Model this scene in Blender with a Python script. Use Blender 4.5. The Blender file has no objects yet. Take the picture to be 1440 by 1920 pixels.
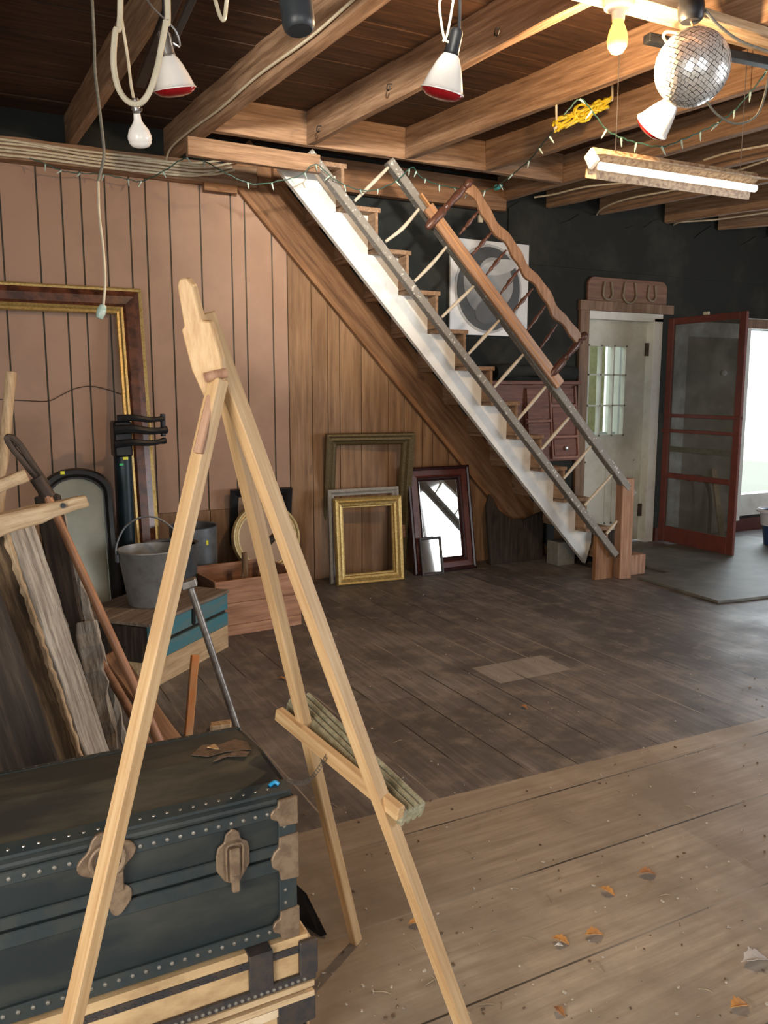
import bpy, bmesh, math, random
from mathutils import Vector, Matrix, noise
random.seed(7)
S = bpy.context.scene
COL = S.collection
V = Vector

# ------------------------------------------------------------------ camera
F, CX, CY = 1550.0, 720.0, 960.0
PITCH = math.radians(8.368); YAW = math.radians(27.714); CAMH = 1.45
cam_d = bpy.data.cameras.new('camera'); cam = bpy.data.objects.new('camera', cam_d); COL.objects.link(cam)
cam_d.sensor_fit = 'VERTICAL'; cam_d.sensor_height = 36.0; cam_d.lens = F/1920*36
cam_d.clip_start = 0.05; cam_d.clip_end = 200
cam.location = (0, 0, CAMH); cam.rotation_euler = (math.pi/2-PITCH, 0, -YAW)
S.camera = cam
# ------------------------------------------------------------------ light
S.view_settings.view_transform = 'Standard'; S.view_settings.look = 'None'
S.view_settings.gamma = 1; S.view_settings.use_curve_mapping = False
S.view_settings.exposure = 0.35
wd = bpy.data.worlds.new('sky'); S.world = wd; wd.use_nodes = True
wn = wd.node_tree.nodes; wl = wd.node_tree.links
bg = wn['Background']; bg.inputs[0].default_value = (0.86, 0.93, 1, 1); bg.inputs[1].default_value = 1.9

def area(name, loc, aim, sx, sy, power, color):
    d = bpy.data.lights.new(name, 'AREA'); d.shape = 'RECTANGLE'; d.size = sx; d.size_y = sy
    d.energy = power; d.color = color
    o = bpy.data.objects.new(name, d); COL.objects.link(o); o.location = loc
    o.rotation_euler = (V(aim)-V(loc)).to_track_quat('-Z', 'Y').to_euler()
    return o
# daylight entering by the big barn doorway behind the camera, by the left side doors and the right window
area('daylight_barn_doorway', (0.4, -3.9, 1.45), (0.4, 5.8, 1.45), 3.2, 2.5, 36, (1, 0.95, 0.89))
area('daylight_side_opening', (9.15, -1.5, 1.5), (0, -1.5, 1.5), 4.1, 1.9, 215, (0.93, 0.96, 1))
area('daylight_left_door', (-1.68, -0.5, 1.5), (3, 0.3, 1.3), 1.7, 2.0, 78, (1, 0.91, 0.78))
area('daylight_back_window', (8.1, 5.7, 1.25), (5.6, 0.0, 0.9), 1.7, 1.6, 45, (0.86, 0.92, 1))
# added unseen spot with no fixture, brightening the head of the stairs
_sd = bpy.data.lights.new('added_stair_spot', 'SPOT'); _sd.energy = 900; _sd.spot_size = math.radians(30); _sd.spot_blend = 1.0
_sd.shadow_soft_size = 0.09; _sd.color = (1, 0.93, 0.82)
_so = bpy.data.objects.new('added_stair_spot', _sd); COL.objects.link(_so); _so.location = (0.55, 0.75, 2.72)
_so.rotation_euler = (V((2.35, 5.2, 2.62))-V(_so.location)).to_track_quat('-Z', 'Y').to_euler()

# ------------------------------------------------------------------ helpers
_fw = V((math.sin(YAW)*math.cos(PITCH), math.cos(YAW)*math.cos(PITCH), -math.sin(PITCH)))
_rt = V((math.cos(YAW), -math.sin(YAW), 0)); _up = _rt.cross(_fw); CAM = V((0, 0, CAMH))
def ray(x, y): return _fw*F + _rt*(x-CX) + _up*(CY-y)
def at(x, y, X=None, Y=None, Z=None, D=None):
    """the point of the room seen at a place of the photograph, on a known plane or at a known depth"""
    d = ray(x, y)
    if X is not None: t = X/d.x
    elif Y is not None: t = Y/d.y
    elif Z is not None: t = (Z-CAMH)/d.z
    else: t = D/F
    return CAM + d*t
def atp(x, y, p, n):
    d = ray(x, y); return CAM + d*((V(p)-CAM).dot(V(n))/d.dot(V(n)))

WM = {}
def mk(name, bm, mat, parent=None, M=None, smooth=False, label=None, bevel=0):
    M = M or Matrix()
    me = bpy.data.meshes.new(name)
    bmesh.ops.remove_doubles(bm, verts=bm.verts, dist=1e-6)
    if bevel:
        es = [e for e in bm.edges if len(e.link_faces) == 2 and e.calc_face_angle(0) > 0.5]
        bmesh.ops.bevel(bm, geom=es, offset=bevel, segments=1, affect='EDGES', clamp_overlap=True)
    bmesh.ops.recalc_face_normals(bm, faces=bm.faces)
    bm.to_mesh(me); bm.free()
    if mat: me.materials.append(mat)
    if smooth:
        me.polygons.foreach_set('use_smooth', [True]*len(me.polygons))
        try: me.set_sharp_from_angle(angle=math.radians(40))
        except Exception: pass
    o = bpy.data.objects.new(name, me); COL.objects.link(o); WM[o.name] = M.copy()
    if parent:
        o.parent = parent; o.matrix_local = WM[parent.name].inverted() @ M
    else: o.matrix_world = M
    if label: o['label'] = label
    return o
def thing(name, label, cat, loc=(0, 0, 0), group=None, M=None):
    o = bpy.data.objects.new(name, None); o.empty_display_size = 0.1; COL.objects.link(o)
    M = M or Matrix.Translation(V(loc)); o.matrix_world = M; WM[o.name] = M.copy()
    o['label'] = label; o['category'] = cat
    if group: o['group'] = group
    return o
def tag(o, label, cat, group=None):
    o['label'] = label; o['category'] = cat
    if group: o['group'] = group
    return o
def struct(o): o['kind'] = 'structure'; return o
def copy_tree(o, M):
    """a thing copied with its parts and sub-parts, set down with matrix M"""
    c = o.copy(); COL.objects.link(c); c.matrix_world = M; WM[c.name] = M.copy()
    for ch in list(o.children):
        k = ch.copy(); COL.objects.link(k); k.parent = c; k.matrix_local = ch.matrix_local.copy(); WM[k.name] = M @ ch.matrix_local
        for g in list(ch.children):
            h = g.copy(); COL.objects.link(h); h.parent = k; h.matrix_local = g.matrix_local.copy()
    return c

def B(): return bmesh.new()
def box(bm, lo, hi, M=None):
    M = M or Matrix()
    vs = [bm.verts.new(M @ V((x, y, z))) for z in (lo[2], hi[2]) for y in (lo[1], hi[1]) for x in (lo[0], hi[0])]
    for f in ((0, 1, 3, 2), (4, 6, 7, 5), (0, 4, 5, 1), (2, 3, 7, 6), (0, 2, 6, 4), (1, 5, 7, 3)):
        bm.faces.new([vs[i] for i in f])
    return bm
def prism(bm, pts, z0, z1, M=None):
    M = M or Matrix(); n = len(pts)
    a = [bm.verts.new(M @ V((p[0], p[1], z0))) for p in pts]; b = [bm.verts.new(M @ V((p[0], p[1], z1))) for p in pts]
    bm.faces.new(a[::-1]); bm.faces.new(b)
    for i in range(n): bm.faces.new((a[i], a[(i+1) % n], b[(i+1) % n], b[i]))
    return bm
XZ = lambda y=0: Matrix(((1, 0, 0, 0), (0, 0, 1, y), (0, 1, 0, 0), (0, 0, 0, 1)))   # (x, z) drawn flat, pushed along Y
YZ = lambda x=0: Matrix(((0, 0, 1, x), (1, 0, 0, 0), (0, 1, 0, 0), (0, 0, 0, 1)))
def lathe(bm, prof, seg=24, M=None, sx=1, sy=1):
    M = M or Matrix(); rings = []
    for r, z in prof:
        if r < 1e-6: rings.append([bm.verts.new(M @ V((0, 0, z)))])
        else: rings.append([bm.verts.new(M @ V((r*sx*math.cos(2*math.pi*i/seg), r*sy*math.sin(2*math.pi*i/seg), z))) for i in range(seg)])
    for a, b in zip(rings, rings[1:]):
        for i in range(seg):
            j = (i+1) % seg
            if len(a) == 1 and len(b) == 1: continue
            if len(a) == 1: bm.faces.new((a[0], b[j], b[i]))
            elif len(b) == 1: bm.faces.new((a[i], a[j], b[0]))
            else: bm.faces.new((a[i], a[j], b[j], b[i]))
    return bm
def smooth_path(pts, k=6):
    pts = [V(p) for p in pts]
    if len(pts) < 3: return pts
    P = [pts[0]*2-pts[1]] + pts + [pts[-1]*2-pts[-2]]; out = []
    for i in range(1, len(P)-2):
        a, b, c, d = P[i-1:i+3]
        for s in range(k):
            t = s/k
            out.append(0.5*((2*b)+(c-a)*t+(2*a-5*b+4*c-d)*t*t+(3*b-a-3*c+d)*t**3))
    out.append(pts[-1]); return out
def tube(bm, pts, r, seg=8, sm=6, closed_ends=True):
    pts = smooth_path(pts, sm) if sm else [V(p) for p in pts]
    n = len(pts); rings = []; up = None
    for i, p in enumerate(pts):
        t = (pts[min(i+1, n-1)]-pts[max(i-1, 0)]).normalized()
        if up is None: up = t.orthogonal().normalized()
        up = (up - t*up.dot(t)).normalized(); s = t.cross(up)
        rr = r(i/(n-1)) if callable(r) else r
        rings.append([bm.verts.new(p+(up*math.cos(2*math.pi*k/seg)+s*math.sin(2*math.pi*k/seg))*rr) for k in range(seg)])
    for a, b in zip(rings, rings[1:]):
        for k in range(seg): bm.faces.new((a[k], a[(k+1) % seg], b[(k+1) % seg], b[k]))
    if closed_ends: bm.faces.new(rings[0][::-1]); bm.faces.new(rings[-1])
    return bm
def frame_m(p0, p1, hint):
    """local Z runs from p0 to p1, local X along the hint"""
    z = (V(p1)-V(p0)).normalized(); h = V(hint); x = (h - z*h.dot(z)).normalized(); y = z.cross(x)
    return Matrix(((x.x, y.x, z.x, p0[0]), (x.y, y.y, z.y, p0[1]), (x.z, y.z, z.z, p0[2]), (0, 0, 0, 1)))
def bar(name, p0, p1, w, d, mat, parent=None, hint=(1, 0, 0), bevel=0.002, rough=0, seg=1, w1=None, d1=None, label=None):
    M = frame_m(p0, p1, hint); L = (V(p1)-V(p0)).length; bm = B(); rings = []
    w1 = w1 or w; d1 = d1 or d
    for i in range(seg+1):
        t = i/seg; a = (w+(w1-w)*t)/2; b = (d+(d1-d)*t)/2; ring = []
        for sx, sy in ((-1, -1), (1, -1), (1, 1), (-1, 1)):
            v = V((sx*a, sy*b, t*L))
            if rough: v += V((random.uniform(-1, 1), random.uniform(-1, 1), 0))*rough
            ring.append(bm.verts.new(v))
        rings.append(ring)
    for a, b in zip(rings, rings[1:]):
        for k in range(4): bm.faces.new((a[k], a[(k+1) % 4], b[(k+1) % 4], b[k]))
    bm.faces.new(rings[0][::-1]); bm.faces.new(rings[-1])
    return mk(name, bm, mat, parent, M, bevel=bevel, label=label)
def turned(name, p0, p1, prof, mat, parent=None, seg=14, label=None):
    """a turned piece: prof = (fraction of the length, radius)"""
    L = (V(p1)-V(p0)).length
    return mk(name, lathe(B(), [(0, 0)]+[(r, t*L) for t, r in prof]+[(0, L)], seg), mat, parent, frame_m(p0, p1, (1, 0.01, 0.01)), smooth=True, label=label)

# ------------------------------------------------------------------ materials
def newmat(name):
    m = bpy.data.materials.new(name); m.use_nodes = True; n = m.node_tree.nodes; l = m.node_tree.links
    return m, n, l, n['Principled BSDF']
def tex(n, l, axis, scale, stretch, detail=6, coord='Object'):
    tc = n.new('ShaderNodeTexCoord'); mp = n.new('ShaderNodeMapping'); l.new(tc.outputs[coord], mp.inputs[0])
    sc = [scale]*3
    if axis: sc['XYZ'.index(axis)] = scale/stretch
    mp.inputs['Scale'].default_value = sc
    t = n.new('ShaderNodeTexNoise'); t.inputs['Detail'].default_value = detail; t.inputs['Scale'].default_value = 1.0
    t.inputs['Roughness'].default_value = 0.62
    l.new(mp.outputs[0], t.inputs[0]); return t
def ramp(n, l, src, stops):
    r = n.new('ShaderNodeValToRGB'); e = r.color_ramp.elements
    while len(e) < len(stops): e.new(0.5)
    for k, (p, c) in zip(e, stops): k.position = p; k.color = (*c, 1) if len(c) == 3 else c
    l.new(src, r.inputs[0]); return r
def mixc(n, l, fac, a, b, mode='MIX'):
    m = n.new('ShaderNodeMix'); m.data_type = 'RGBA'; m.blend_type = mode
    if isinstance(fac, (int, float)): m.inputs[0].default_value = fac
    else: l.new(fac, m.inputs[0])
    for s, i in ((a, 6), (b, 7)):
        if isinstance(s, tuple): m.inputs[i].default_value = (*s, 1)
        else: l.new(s, m.inputs[i])
    return m.outputs[2]
def bump(n, l, src, p, strength=0.3, dist=0.01):
    b = n.new('ShaderNodeBump'); b.inputs['Strength'].default_value = strength; b.inputs['Distance'].default_value = dist
    l.new(src, b.inputs['Height']); l.new(b.outputs[0], p.inputs['Normal'])
def wood(name, dark, mid, light, axis='Z', scale=60, stretch=18, rough=0.7, stain=0.5, stain_c=None, bmp=0.25, coord='Object', knots=0.6):
    m, n, l, p = newmat(name)
    t = tex(n, l, axis, scale, stretch, coord=coord)
    r = ramp(n, l, t.outputs[0], [(0.3, dark), (0.5, mid), (0.68, light)])
    t2 = tex(n, l, axis, scale/14, 3, 4, coord=coord)
    sc = stain_c or tuple(c*0.45 for c in dark)
    f = ramp(n, l, t2.outputs[0], [(0.45, (0, 0, 0)), (0.75, (stain, stain, stain))])
    base = mixc(n, l, f.outputs[0], r.outputs[0], sc)
    k = tex(n, l, axis, 9, 2.2, 2, coord=coord)
    kf = ramp(n, l, k.outputs[0], [(0.66, (0, 0, 0)), (0.74, (knots,)*3)])
    base = mixc(n, l, kf.outputs[0], base, tuple(c*0.5 for c in dark))
    g2 = tex(n, l, axis, scale*3.2, stretch*2.2, 3, coord=coord)
    gf = ramp(n, l, g2.outputs[0], [(0.55, (0, 0, 0)), (0.72, (0.55,)*3)])
    base = mixc(n, l, gf.outputs[0], base, dark)
    l.new(base, p.inputs['Base Color'])
    p.inputs['Roughness'].default_value = rough; bump(n, l, t.outputs[0], p, bmp, 0.004)
    return m
def plain(name, c, rough=0.6, metal=0, c2=None, scale=25, amt=0.5, bmp=0.1, axis=None, stretch=1, spec=None, lo=0.42, hi=0.62):
    m, n, l, p = newmat(name)
    t = tex(n, l, axis, scale, stretch)
    c2 = c2 or tuple(x*0.6 for x in c)
    f = ramp(n, l, t.outputs[0], [(lo, (0, 0, 0)), (hi, (amt, amt, amt))])
    l.new(mixc(n, l, f.outputs[0], c, c2), p.inputs['Base Color'])
    p.inputs['Roughness'].default_value = rough; p.inputs['Metallic'].default_value = metal
    if spec is not None: p.inputs['Specular IOR Level'].default_value = spec
    if bmp: bump(n, l, t.outputs[0], p, bmp, 0.003)
    return m
def glow(name, c, s):
    m, n, l, p = newmat(name); p.inputs['Emission Color'].default_value = (*c, 1); p.inputs['Emission Strength'].default_value = s
    p.inputs['Base Color'].default_value = (*c, 1); return m

M_ = {}
M_['joist'] = wood('aged_joist_wood', (0.19, 0.085, 0.035), (0.36, 0.19, 0.09), (0.5, 0.3, 0.16), 'Y', 45, 14, 0.75, 0.4)
M_['joist_x'] = wood('aged_header_wood', (0.2, 0.09, 0.04), (0.36, 0.19, 0.095), (0.48, 0.29, 0.17), 'X', 45, 14, 0.75, 0.5)
M_['darkplank'] = wood('dark_ceiling_plank', (0.028, 0.013, 0.006), (0.07, 0.031, 0.014), (0.12, 0.055, 0.025), 'X', 40, 12, 0.75, 0.5)
M_['pine'] = wood('easel_pine', (0.4, 0.23, 0.1), (0.53, 0.34, 0.165), (0.6, 0.42, 0.23), 'Z', 80, 25, 0.55, 0.5, (0.27, 0.16, 0.08), 0.15)
M_['oldpine'] = wood('knotty_pine_panel', (0.17, 0.09, 0.042), (0.27, 0.155, 0.078), (0.35, 0.21, 0.11), 'Z', 30, 14, 0.6, 0.85, (0.12, 0.055, 0.025), 0.1)
M_['stringer_wood'] = wood('stringer_wood', (0.13, 0.055, 0.022), (0.25, 0.12, 0.05), (0.34, 0.18, 0.085), 'Z', 30, 12, 0.65, 0.5)
M_['step_wood'] = wood('step_wood', (0.19, 0.11, 0.06), (0.32, 0.2, 0.12), (0.43, 0.29, 0.18), 'Y', 40, 12, 0.75, 0.5)
M_['newel'] = wood('newel_wood', (0.24, 0.12, 0.065), (0.38, 0.21, 0.13), (0.47, 0.29, 0.19), 'Z', 60, 18, 0.65, 0.4)
M_['paint_white'] = plain('dirty_white_paint', (0.74, 0.75, 0.7), 0.5, 0, (0.4, 0.38, 0.33), 7, 0.45, 0.08, lo=0.5, hi=0.75)
M_['paint_door'] = plain('pale_door_paint', (0.58, 0.58, 0.5), 0.55, 0, (0.38, 0.36, 0.28), 4, 0.6, 0.05)
M_['railpaint'] = plain('chipped_grey_paint', (0.22, 0.205, 0.18), 0.5, 0, (0.72, 0.7, 0.66), 42, 0.85, 0.4, lo=0.6, hi=0.65)
M_['spindle'] = plain('cream_spindle_paint', (0.6, 0.54, 0.43), 0.5, 0, (0.4, 0.34, 0.26), 30, 0.4)
M_['tan'] = plain('tan_painted_panelling', (0.385, 0.24, 0.165), 0.5, 0, (0.31, 0.19, 0.13), 2.5, 0.7, 0.03)
M_['groove'] = plain('dark_groove_line_paint', (0.07, 0.075, 0.06), 0.8, 0, (0.12, 0.11, 0.08), 20, 0.5)
M_['felt'] = plain('tar_paper', (0.015, 0.017, 0.015), 0.9, 0, (0.062, 0.06, 0.045), 2.2, 0.75, 0.5, lo=0.5, hi=0.8)
M_['plaster'] = plain('barn_board_wall', (0.17, 0.13, 0.1), 0.9, 0, (0.11, 0.085, 0.06), 3, 0.5)
M_['black'] = plain('black_iron', (0.012, 0.014, 0.017), 0.45, 0.3, (0.03, 0.03, 0.03), 30, 0.5, 0.2)
M_['blackgloss'] = plain('black_lacquer', (0.008, 0.008, 0.009), 0.2, 0, (0.02, 0.018, 0.016), 20, 0.4, 0.05)
M_['teal_iron'] = plain('dark_teal_enamel', (0.01, 0.028, 0.04), 0.4, 0.2, (0.004, 0.01, 0.014), 8, 0.6, 0.05)
M_['galv'] = plain('galvanised_steel', (0.33, 0.34, 0.34), 0.5, 0.45, (0.2, 0.2, 0.19), 12, 0.6, 0.1)
M_['galv_dark'] = plain('dull_galvanised_steel', (0.17, 0.19, 0.21), 0.45, 0.5, (0.08, 0.09, 0.1), 14, 0.6, 0.1)
M_['cable'] = plain('cream_cable_sheath', (0.72, 0.63, 0.46), 0.55, 0, (0.4, 0.32, 0.2), 30, 0.4)
M_['hose'] = plain('yellowed_cord_sheath', (0.6, 0.55, 0.42), 0.4, 0, (0.42, 0.38, 0.27), 20, 0.4)
M_['greycord'] = plain('grey_twisted_cord', (0.15, 0.15, 0.13), 0.7, 0, (0.3, 0.27, 0.2), 60, 0.5, 0.3)
M_['greenwire'] = plain('green_light_wire', (0.02, 0.07, 0.055), 0.5, 0, (0.05, 0.12, 0.09), 60, 0.5)
M_['minibulb'] = plain('clear_mini_bulb', (0.55, 0.66, 0.6), 0.15, 0, (0.15, 0.4, 0.33), 60, 0.5, 0)
M_['yellowcord'] = plain('yellow_extension_cord', (0.75, 0.56, 0.03), 0.45, 0, (0.5, 0.36, 0.02), 30, 0.3)
M_['gold'] = plain('gilt_gold', (0.6, 0.44, 0.17), 0.38, 0.55, (0.3, 0.2, 0.06), 60, 0.55, 0.7)
M_['oldgold'] = plain('tarnished_bronze_gilt', (0.15, 0.115, 0.05), 0.5, 0.35, (0.06, 0.045, 0.02), 90, 0.7, 1.0)
M_['paleoval'] = plain('cream_gilt', (0.55, 0.44, 0.22), 0.45, 0.3, (0.3, 0.22, 0.09), 40, 0.5, 0.4)
M_['greyframe'] = plain('grey_whitewashed_frame', (0.3, 0.29, 0.26), 0.6, 0, (0.17, 0.16, 0.14), 30, 0.5, 0.2)
M_['mahogany'] = plain('dark_mahogany_lacquer', (0.035, 0.012, 0.012), 0.25, 0, (0.015, 0.006, 0.006), 20, 0.6, 0.05)
M_['mahoganyred'] = plain('red_brown_lacquer', (0.1, 0.025, 0.018), 0.35, 0, (0.05, 0.015, 0.01), 20, 0.6, 0.05)
M_['burl'] = plain('burl_veneer', (0.14, 0.05, 0.025), 0.3, 0, (0.04, 0.015, 0.01), 14, 0.9, 0.05, axis='Z', stretch=2)
M_['redpaint'] = plain('red_brown_door_paint', (0.15, 0.034, 0.022), 0.55, 0, (0.08, 0.022, 0.016), 14, 0.5, 0.1)
M_['mat_card'] = plain('pinkish_card', (0.45, 0.33, 0.24), 0.9, 0, (0.36, 0.26, 0.18), 8, 0.4)
M_['crate'] = wood('pinkish_crate_wood', (0.25, 0.12, 0.07), (0.42, 0.22, 0.13), (0.52, 0.3, 0.19), 'X', 45, 14, 0.7, 0.45)
M_['crate_in'] = wood('crate_end_wood', (0.2, 0.09, 0.05), (0.33, 0.17, 0.095), (0.42, 0.24, 0.14), 'Y', 45, 14, 0.7, 0.5)
M_['bluepaint'] = plain('worn_blue_paint', (0.05, 0.19, 0.24), 0.6, 0, (0.17, 0.17, 0.14), 26, 0.5, 0.2, axis='X', stretch=5)
M_['greywood'] = wood('weathered_grey_wood', (0.12, 0.1, 0.08), (0.36, 0.325, 0.275), (0.6, 0.56, 0.48), 'Z', 70, 16, 0.9, 0.5, (0.07, 0.05, 0.035), 0.9)
M_['hewn'] = wood('hewn_brown_timber', (0.1, 0.06, 0.03), (0.24, 0.155, 0.085), (0.42, 0.3, 0.18), 'Z', 50, 12, 0.85, 0.7, (0.03, 0.02, 0.013), 0.8)
M_['hewndark'] = wood('charred_hewn_face', (0.035, 0.024, 0.015), (0.12, 0.075, 0.04), (0.3, 0.2, 0.11), 'Z', 40, 9, 0.85, 0.95, (0.012, 0.009, 0.007), 0.9)
M_['hewnlight'] = wood('pale_sawn_timber', (0.3, 0.19, 0.1), (0.48, 0.34, 0.2), (0.62, 0.47, 0.3), 'Z', 60, 12, 0.8, 0.4, (0.16, 0.09, 0.05), 0.7)
M_['darkwood'] = wood('dark_rough_wood', (0.014, 0.01, 0.007), (0.035, 0.024, 0.017), (0.075, 0.052, 0.036), 'Z', 50, 12, 0.9, 0.5)
M_['trunkdark'] = plain('black_teal_trunk_covering', (0.012, 0.019, 0.021), 0.5, 0, (0.06, 0.062, 0.05), 9, 0.75, 0.2, axis='X', stretch=3, lo=0.45, hi=0.7)
M_['dustylid'] = plain('dusty_black_lid', (0.03, 0.033, 0.03), 0.6, 0, (0.11, 0.1, 0.075), 7, 0.8, 0.2, axis='X', stretch=3)
M_['trunkedge'] = plain('dark_fibre_edging', (0.022, 0.034, 0.038), 0.5, 0, (0.05, 0.05, 0.04), 30, 0.5, 0.15)
M_['stud'] = plain('dull_stud_metal', (0.42, 0.41, 0.37), 0.4, 0.8, (0.2, 0.18, 0.15), 60, 0.5)
M_['rustbrass'] = plain('rusty_brass', (0.28, 0.2, 0.13), 0.5, 0.4, (0.14, 0.09, 0.06), 35, 0.7, 0.3)
M_['canvas'] = plain('torn_tan_canvas', (0.58, 0.4, 0.21), 0.8, 0, (0.3, 0.17, 0.075), 13, 0.85, 0.45, axis='X', stretch=2, lo=.46, hi=.68)
M_['canvas_slat'] = wood('tan_trunk_slat', (0.36, 0.24, 0.13), (0.52, 0.37, 0.21), (0.62, 0.46, 0.28), 'X', 60, 14, 0.7, 0.4)
M_['darkband'] = plain('dark_metal_band', (0.05, 0.05, 0.055), 0.5, 0.4, (0.11, 0.08, 0.06), 30, 0.6, 0.2)
M_['copper'] = plain('varnished_handle', (0.42, 0.21, 0.11), 0.4, 0, (0.24, 0.11, 0.05), 20, 0.5, 0.05, axis='Z', stretch=5)
M_['rust'] = plain('rusty_iron', (0.09, 0.065, 0.05), 0.6, 0.5, (0.04, 0.03, 0.025), 30, 0.6, 0.2)
M_['steelbar'] = plain('brushed_old_steel', (0.25, 0.23, 0.21), 0.4, 0.7, (0.1, 0.08, 0.07), 25, 0.6, 0.15)
M_['orange'] = plain('orange_stained_stick', (0.6, 0.22, 0.06), 0.7, 0, (0.5, 0.33, 0.17), 16, 0.9, 0.1, axis='Z', stretch=4)
M_['fluted'] = wood('painted_fluted_moulding', (0.17, 0.15, 0.09), (0.3, 0.28, 0.18), (0.42, 0.39, 0.27), 'Z', 80, 25, 0.6, 0.3)
M_['chrome'] = plain('scuffed_chrome', (0.6, 0.6, 0.6), 0.25, 0.9, (0.35, 0.34, 0.33), 40, 0.4, 0.05)
M_['lampwhite'] = plain('white_lamp_glass', (0.86, 0.83, 0.78), 0.15, 0, (0.75, 0.7, 0.65), 12, 0.4, 0)
M_['lampred'] = plain('red_lamp_glass', (0.3, 0.008, 0.012), 0.15, 0, (0.2, 0.005, 0.01), 12, 0.4, 0)
M_['redbrown'] = wood('red_brown_cabinet', (0.13, 0.045, 0.03), (0.22, 0.085, 0.055), (0.3, 0.13, 0.09), 'X', 35, 10, 0.6, 0.3)
M_['signwood'] = wood('brown_board', (0.13, 0.06, 0.035), (0.2, 0.1, 0.06), (0.26, 0.14, 0.085), 'X', 40, 14, 0.6, 0.3)
M_['casing'] = wood('brown_door_casing', (0.12, 0.07, 0.04), (0.22, 0.13, 0.08), (0.3, 0.19, 0.12), 'Z', 40, 14, 0.65, 0.4)
M_['shoe'] = plain('worn_horseshoe_iron', (0.27, 0.22, 0.15), 0.6, 0.3, (0.15, 0.11, 0.07), 50, 0.5, 0.3)
M_['rubber'] = plain('grey_rubber_sheet', (0.095, 0.1, 0.09), 0.55, 0, (0.2, 0.195, 0.17), 5, 0.8, 0.15, lo=0.4, hi=0.75)
M_['bluebag'] = plain('blue_plastic', (0.015, 0.05, 0.16), 0.35, 0, (0.008, 0.02, 0.07), 6, 0.5, 0.1)
M_['whitebag'] = plain('white_plastic_liner', (0.75, 0.74, 0.78), 0.4, 0, (0.6, 0.6, 0.65), 8, 0.5, 0.3)
M_['sticker'] = plain('yellow_price_sticker', (0.8, 0.8, 0.06), 0.6, 0, (0.6, 0.6, 0.05), 200, 0.5, 0)
M_['greentag'] = plain('green_price_sticker', (0.05, 0.6, 0.2), 0.6, 0, (0.04, 0.4, 0.15), 200, 0.5, 0)
M_['leaf'] = plain('dry_leaf', (0.38, 0.17, 0.06), 0.7, 0, (0.2, 0.08, 0.03), 60, 0.7, 0.3)
M_['brightmat'] = plain('mirror_tile', (0.97, 0.97, 0.95), 0.25, 0.5, (0.8, 0.78, 0.7), 30, 0.5, 0)
M_['bulbglow'] = glow('lit_bulb', (1, 0.42, 0.07), 2.8)
M_['tubeglow'] = glow('lit_fluorescent_tube', (1, 0.93, 0.8), 0.95)
M_['mirror'], _n, _l, _p = newmat('mirror_glass')
_p.inputs['Base Color'].default_value = (0.85, 0.87, 0.85, 1); _p.inputs['Metallic'].default_value = 1; _p.inputs['Roughness'].default_value = 0.03
def dusty_mirror():
    m, n, l, p = newmat('dusty_mirror_glass'); t = tex(n, l, None, 3, 1)
    r = ramp(n, l, t.outputs[0], [(0.35, (0.15, 0.155, 0.12)), (0.7, (0.25, 0.235, 0.18))]); l.new(r.outputs[0], p.inputs['Base Color'])
    p.inputs['Metallic'].default_value = 0.4; p.inputs['Roughness'].default_value = 0.25; return m
M_['dustymirror'] = dusty_mirror()
def glassmat(name, c=(1, 1, 1)):
    m, n, l, p = newmat(name); o = n['Material Output']; tr = n.new('ShaderNodeBsdfTransparent'); tr.inputs[0].default_value = (*c, 1)
    gl = n.new('ShaderNodeBsdfGlossy'); gl.inputs['Roughness'].default_value = 0.05; mx = n.new('ShaderNodeMixShader'); mx.inputs[0].default_value = 0.08
    l.new(tr.outputs[0], mx.inputs[1]); l.new(gl.outputs[0], mx.inputs[2]); l.new(mx.outputs[0], o.inputs[0]); return m
M_['glass'] = glassmat('window_glass', (0.93, 0.96, 0.93))
def screenmat():
    m, n, l, p = newmat('dusty_fly_screen'); o = n['Material Output']; tr = n.new('ShaderNodeBsdfTransparent')
    t = tex(n, l, None, 3.0, 1, 4); r = ramp(n, l, t.outputs[0], [(0.3, (0.48,)*3), (0.75, (0.74,)*3)])
    d = n.new('ShaderNodeBsdfDiffuse'); d.inputs[0].default_value = (0.1, 0.1, 0.08, 1); mx = n.new('ShaderNodeMixShader')
    l.new(r.outputs[0], mx.inputs[0]); l.new(tr.outputs[0], mx.inputs[1]); l.new(d.outputs[0], mx.inputs[2]); l.new(mx.outputs[0], o.inputs[0]); return m
M_['screen'] = screenmat()

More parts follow.
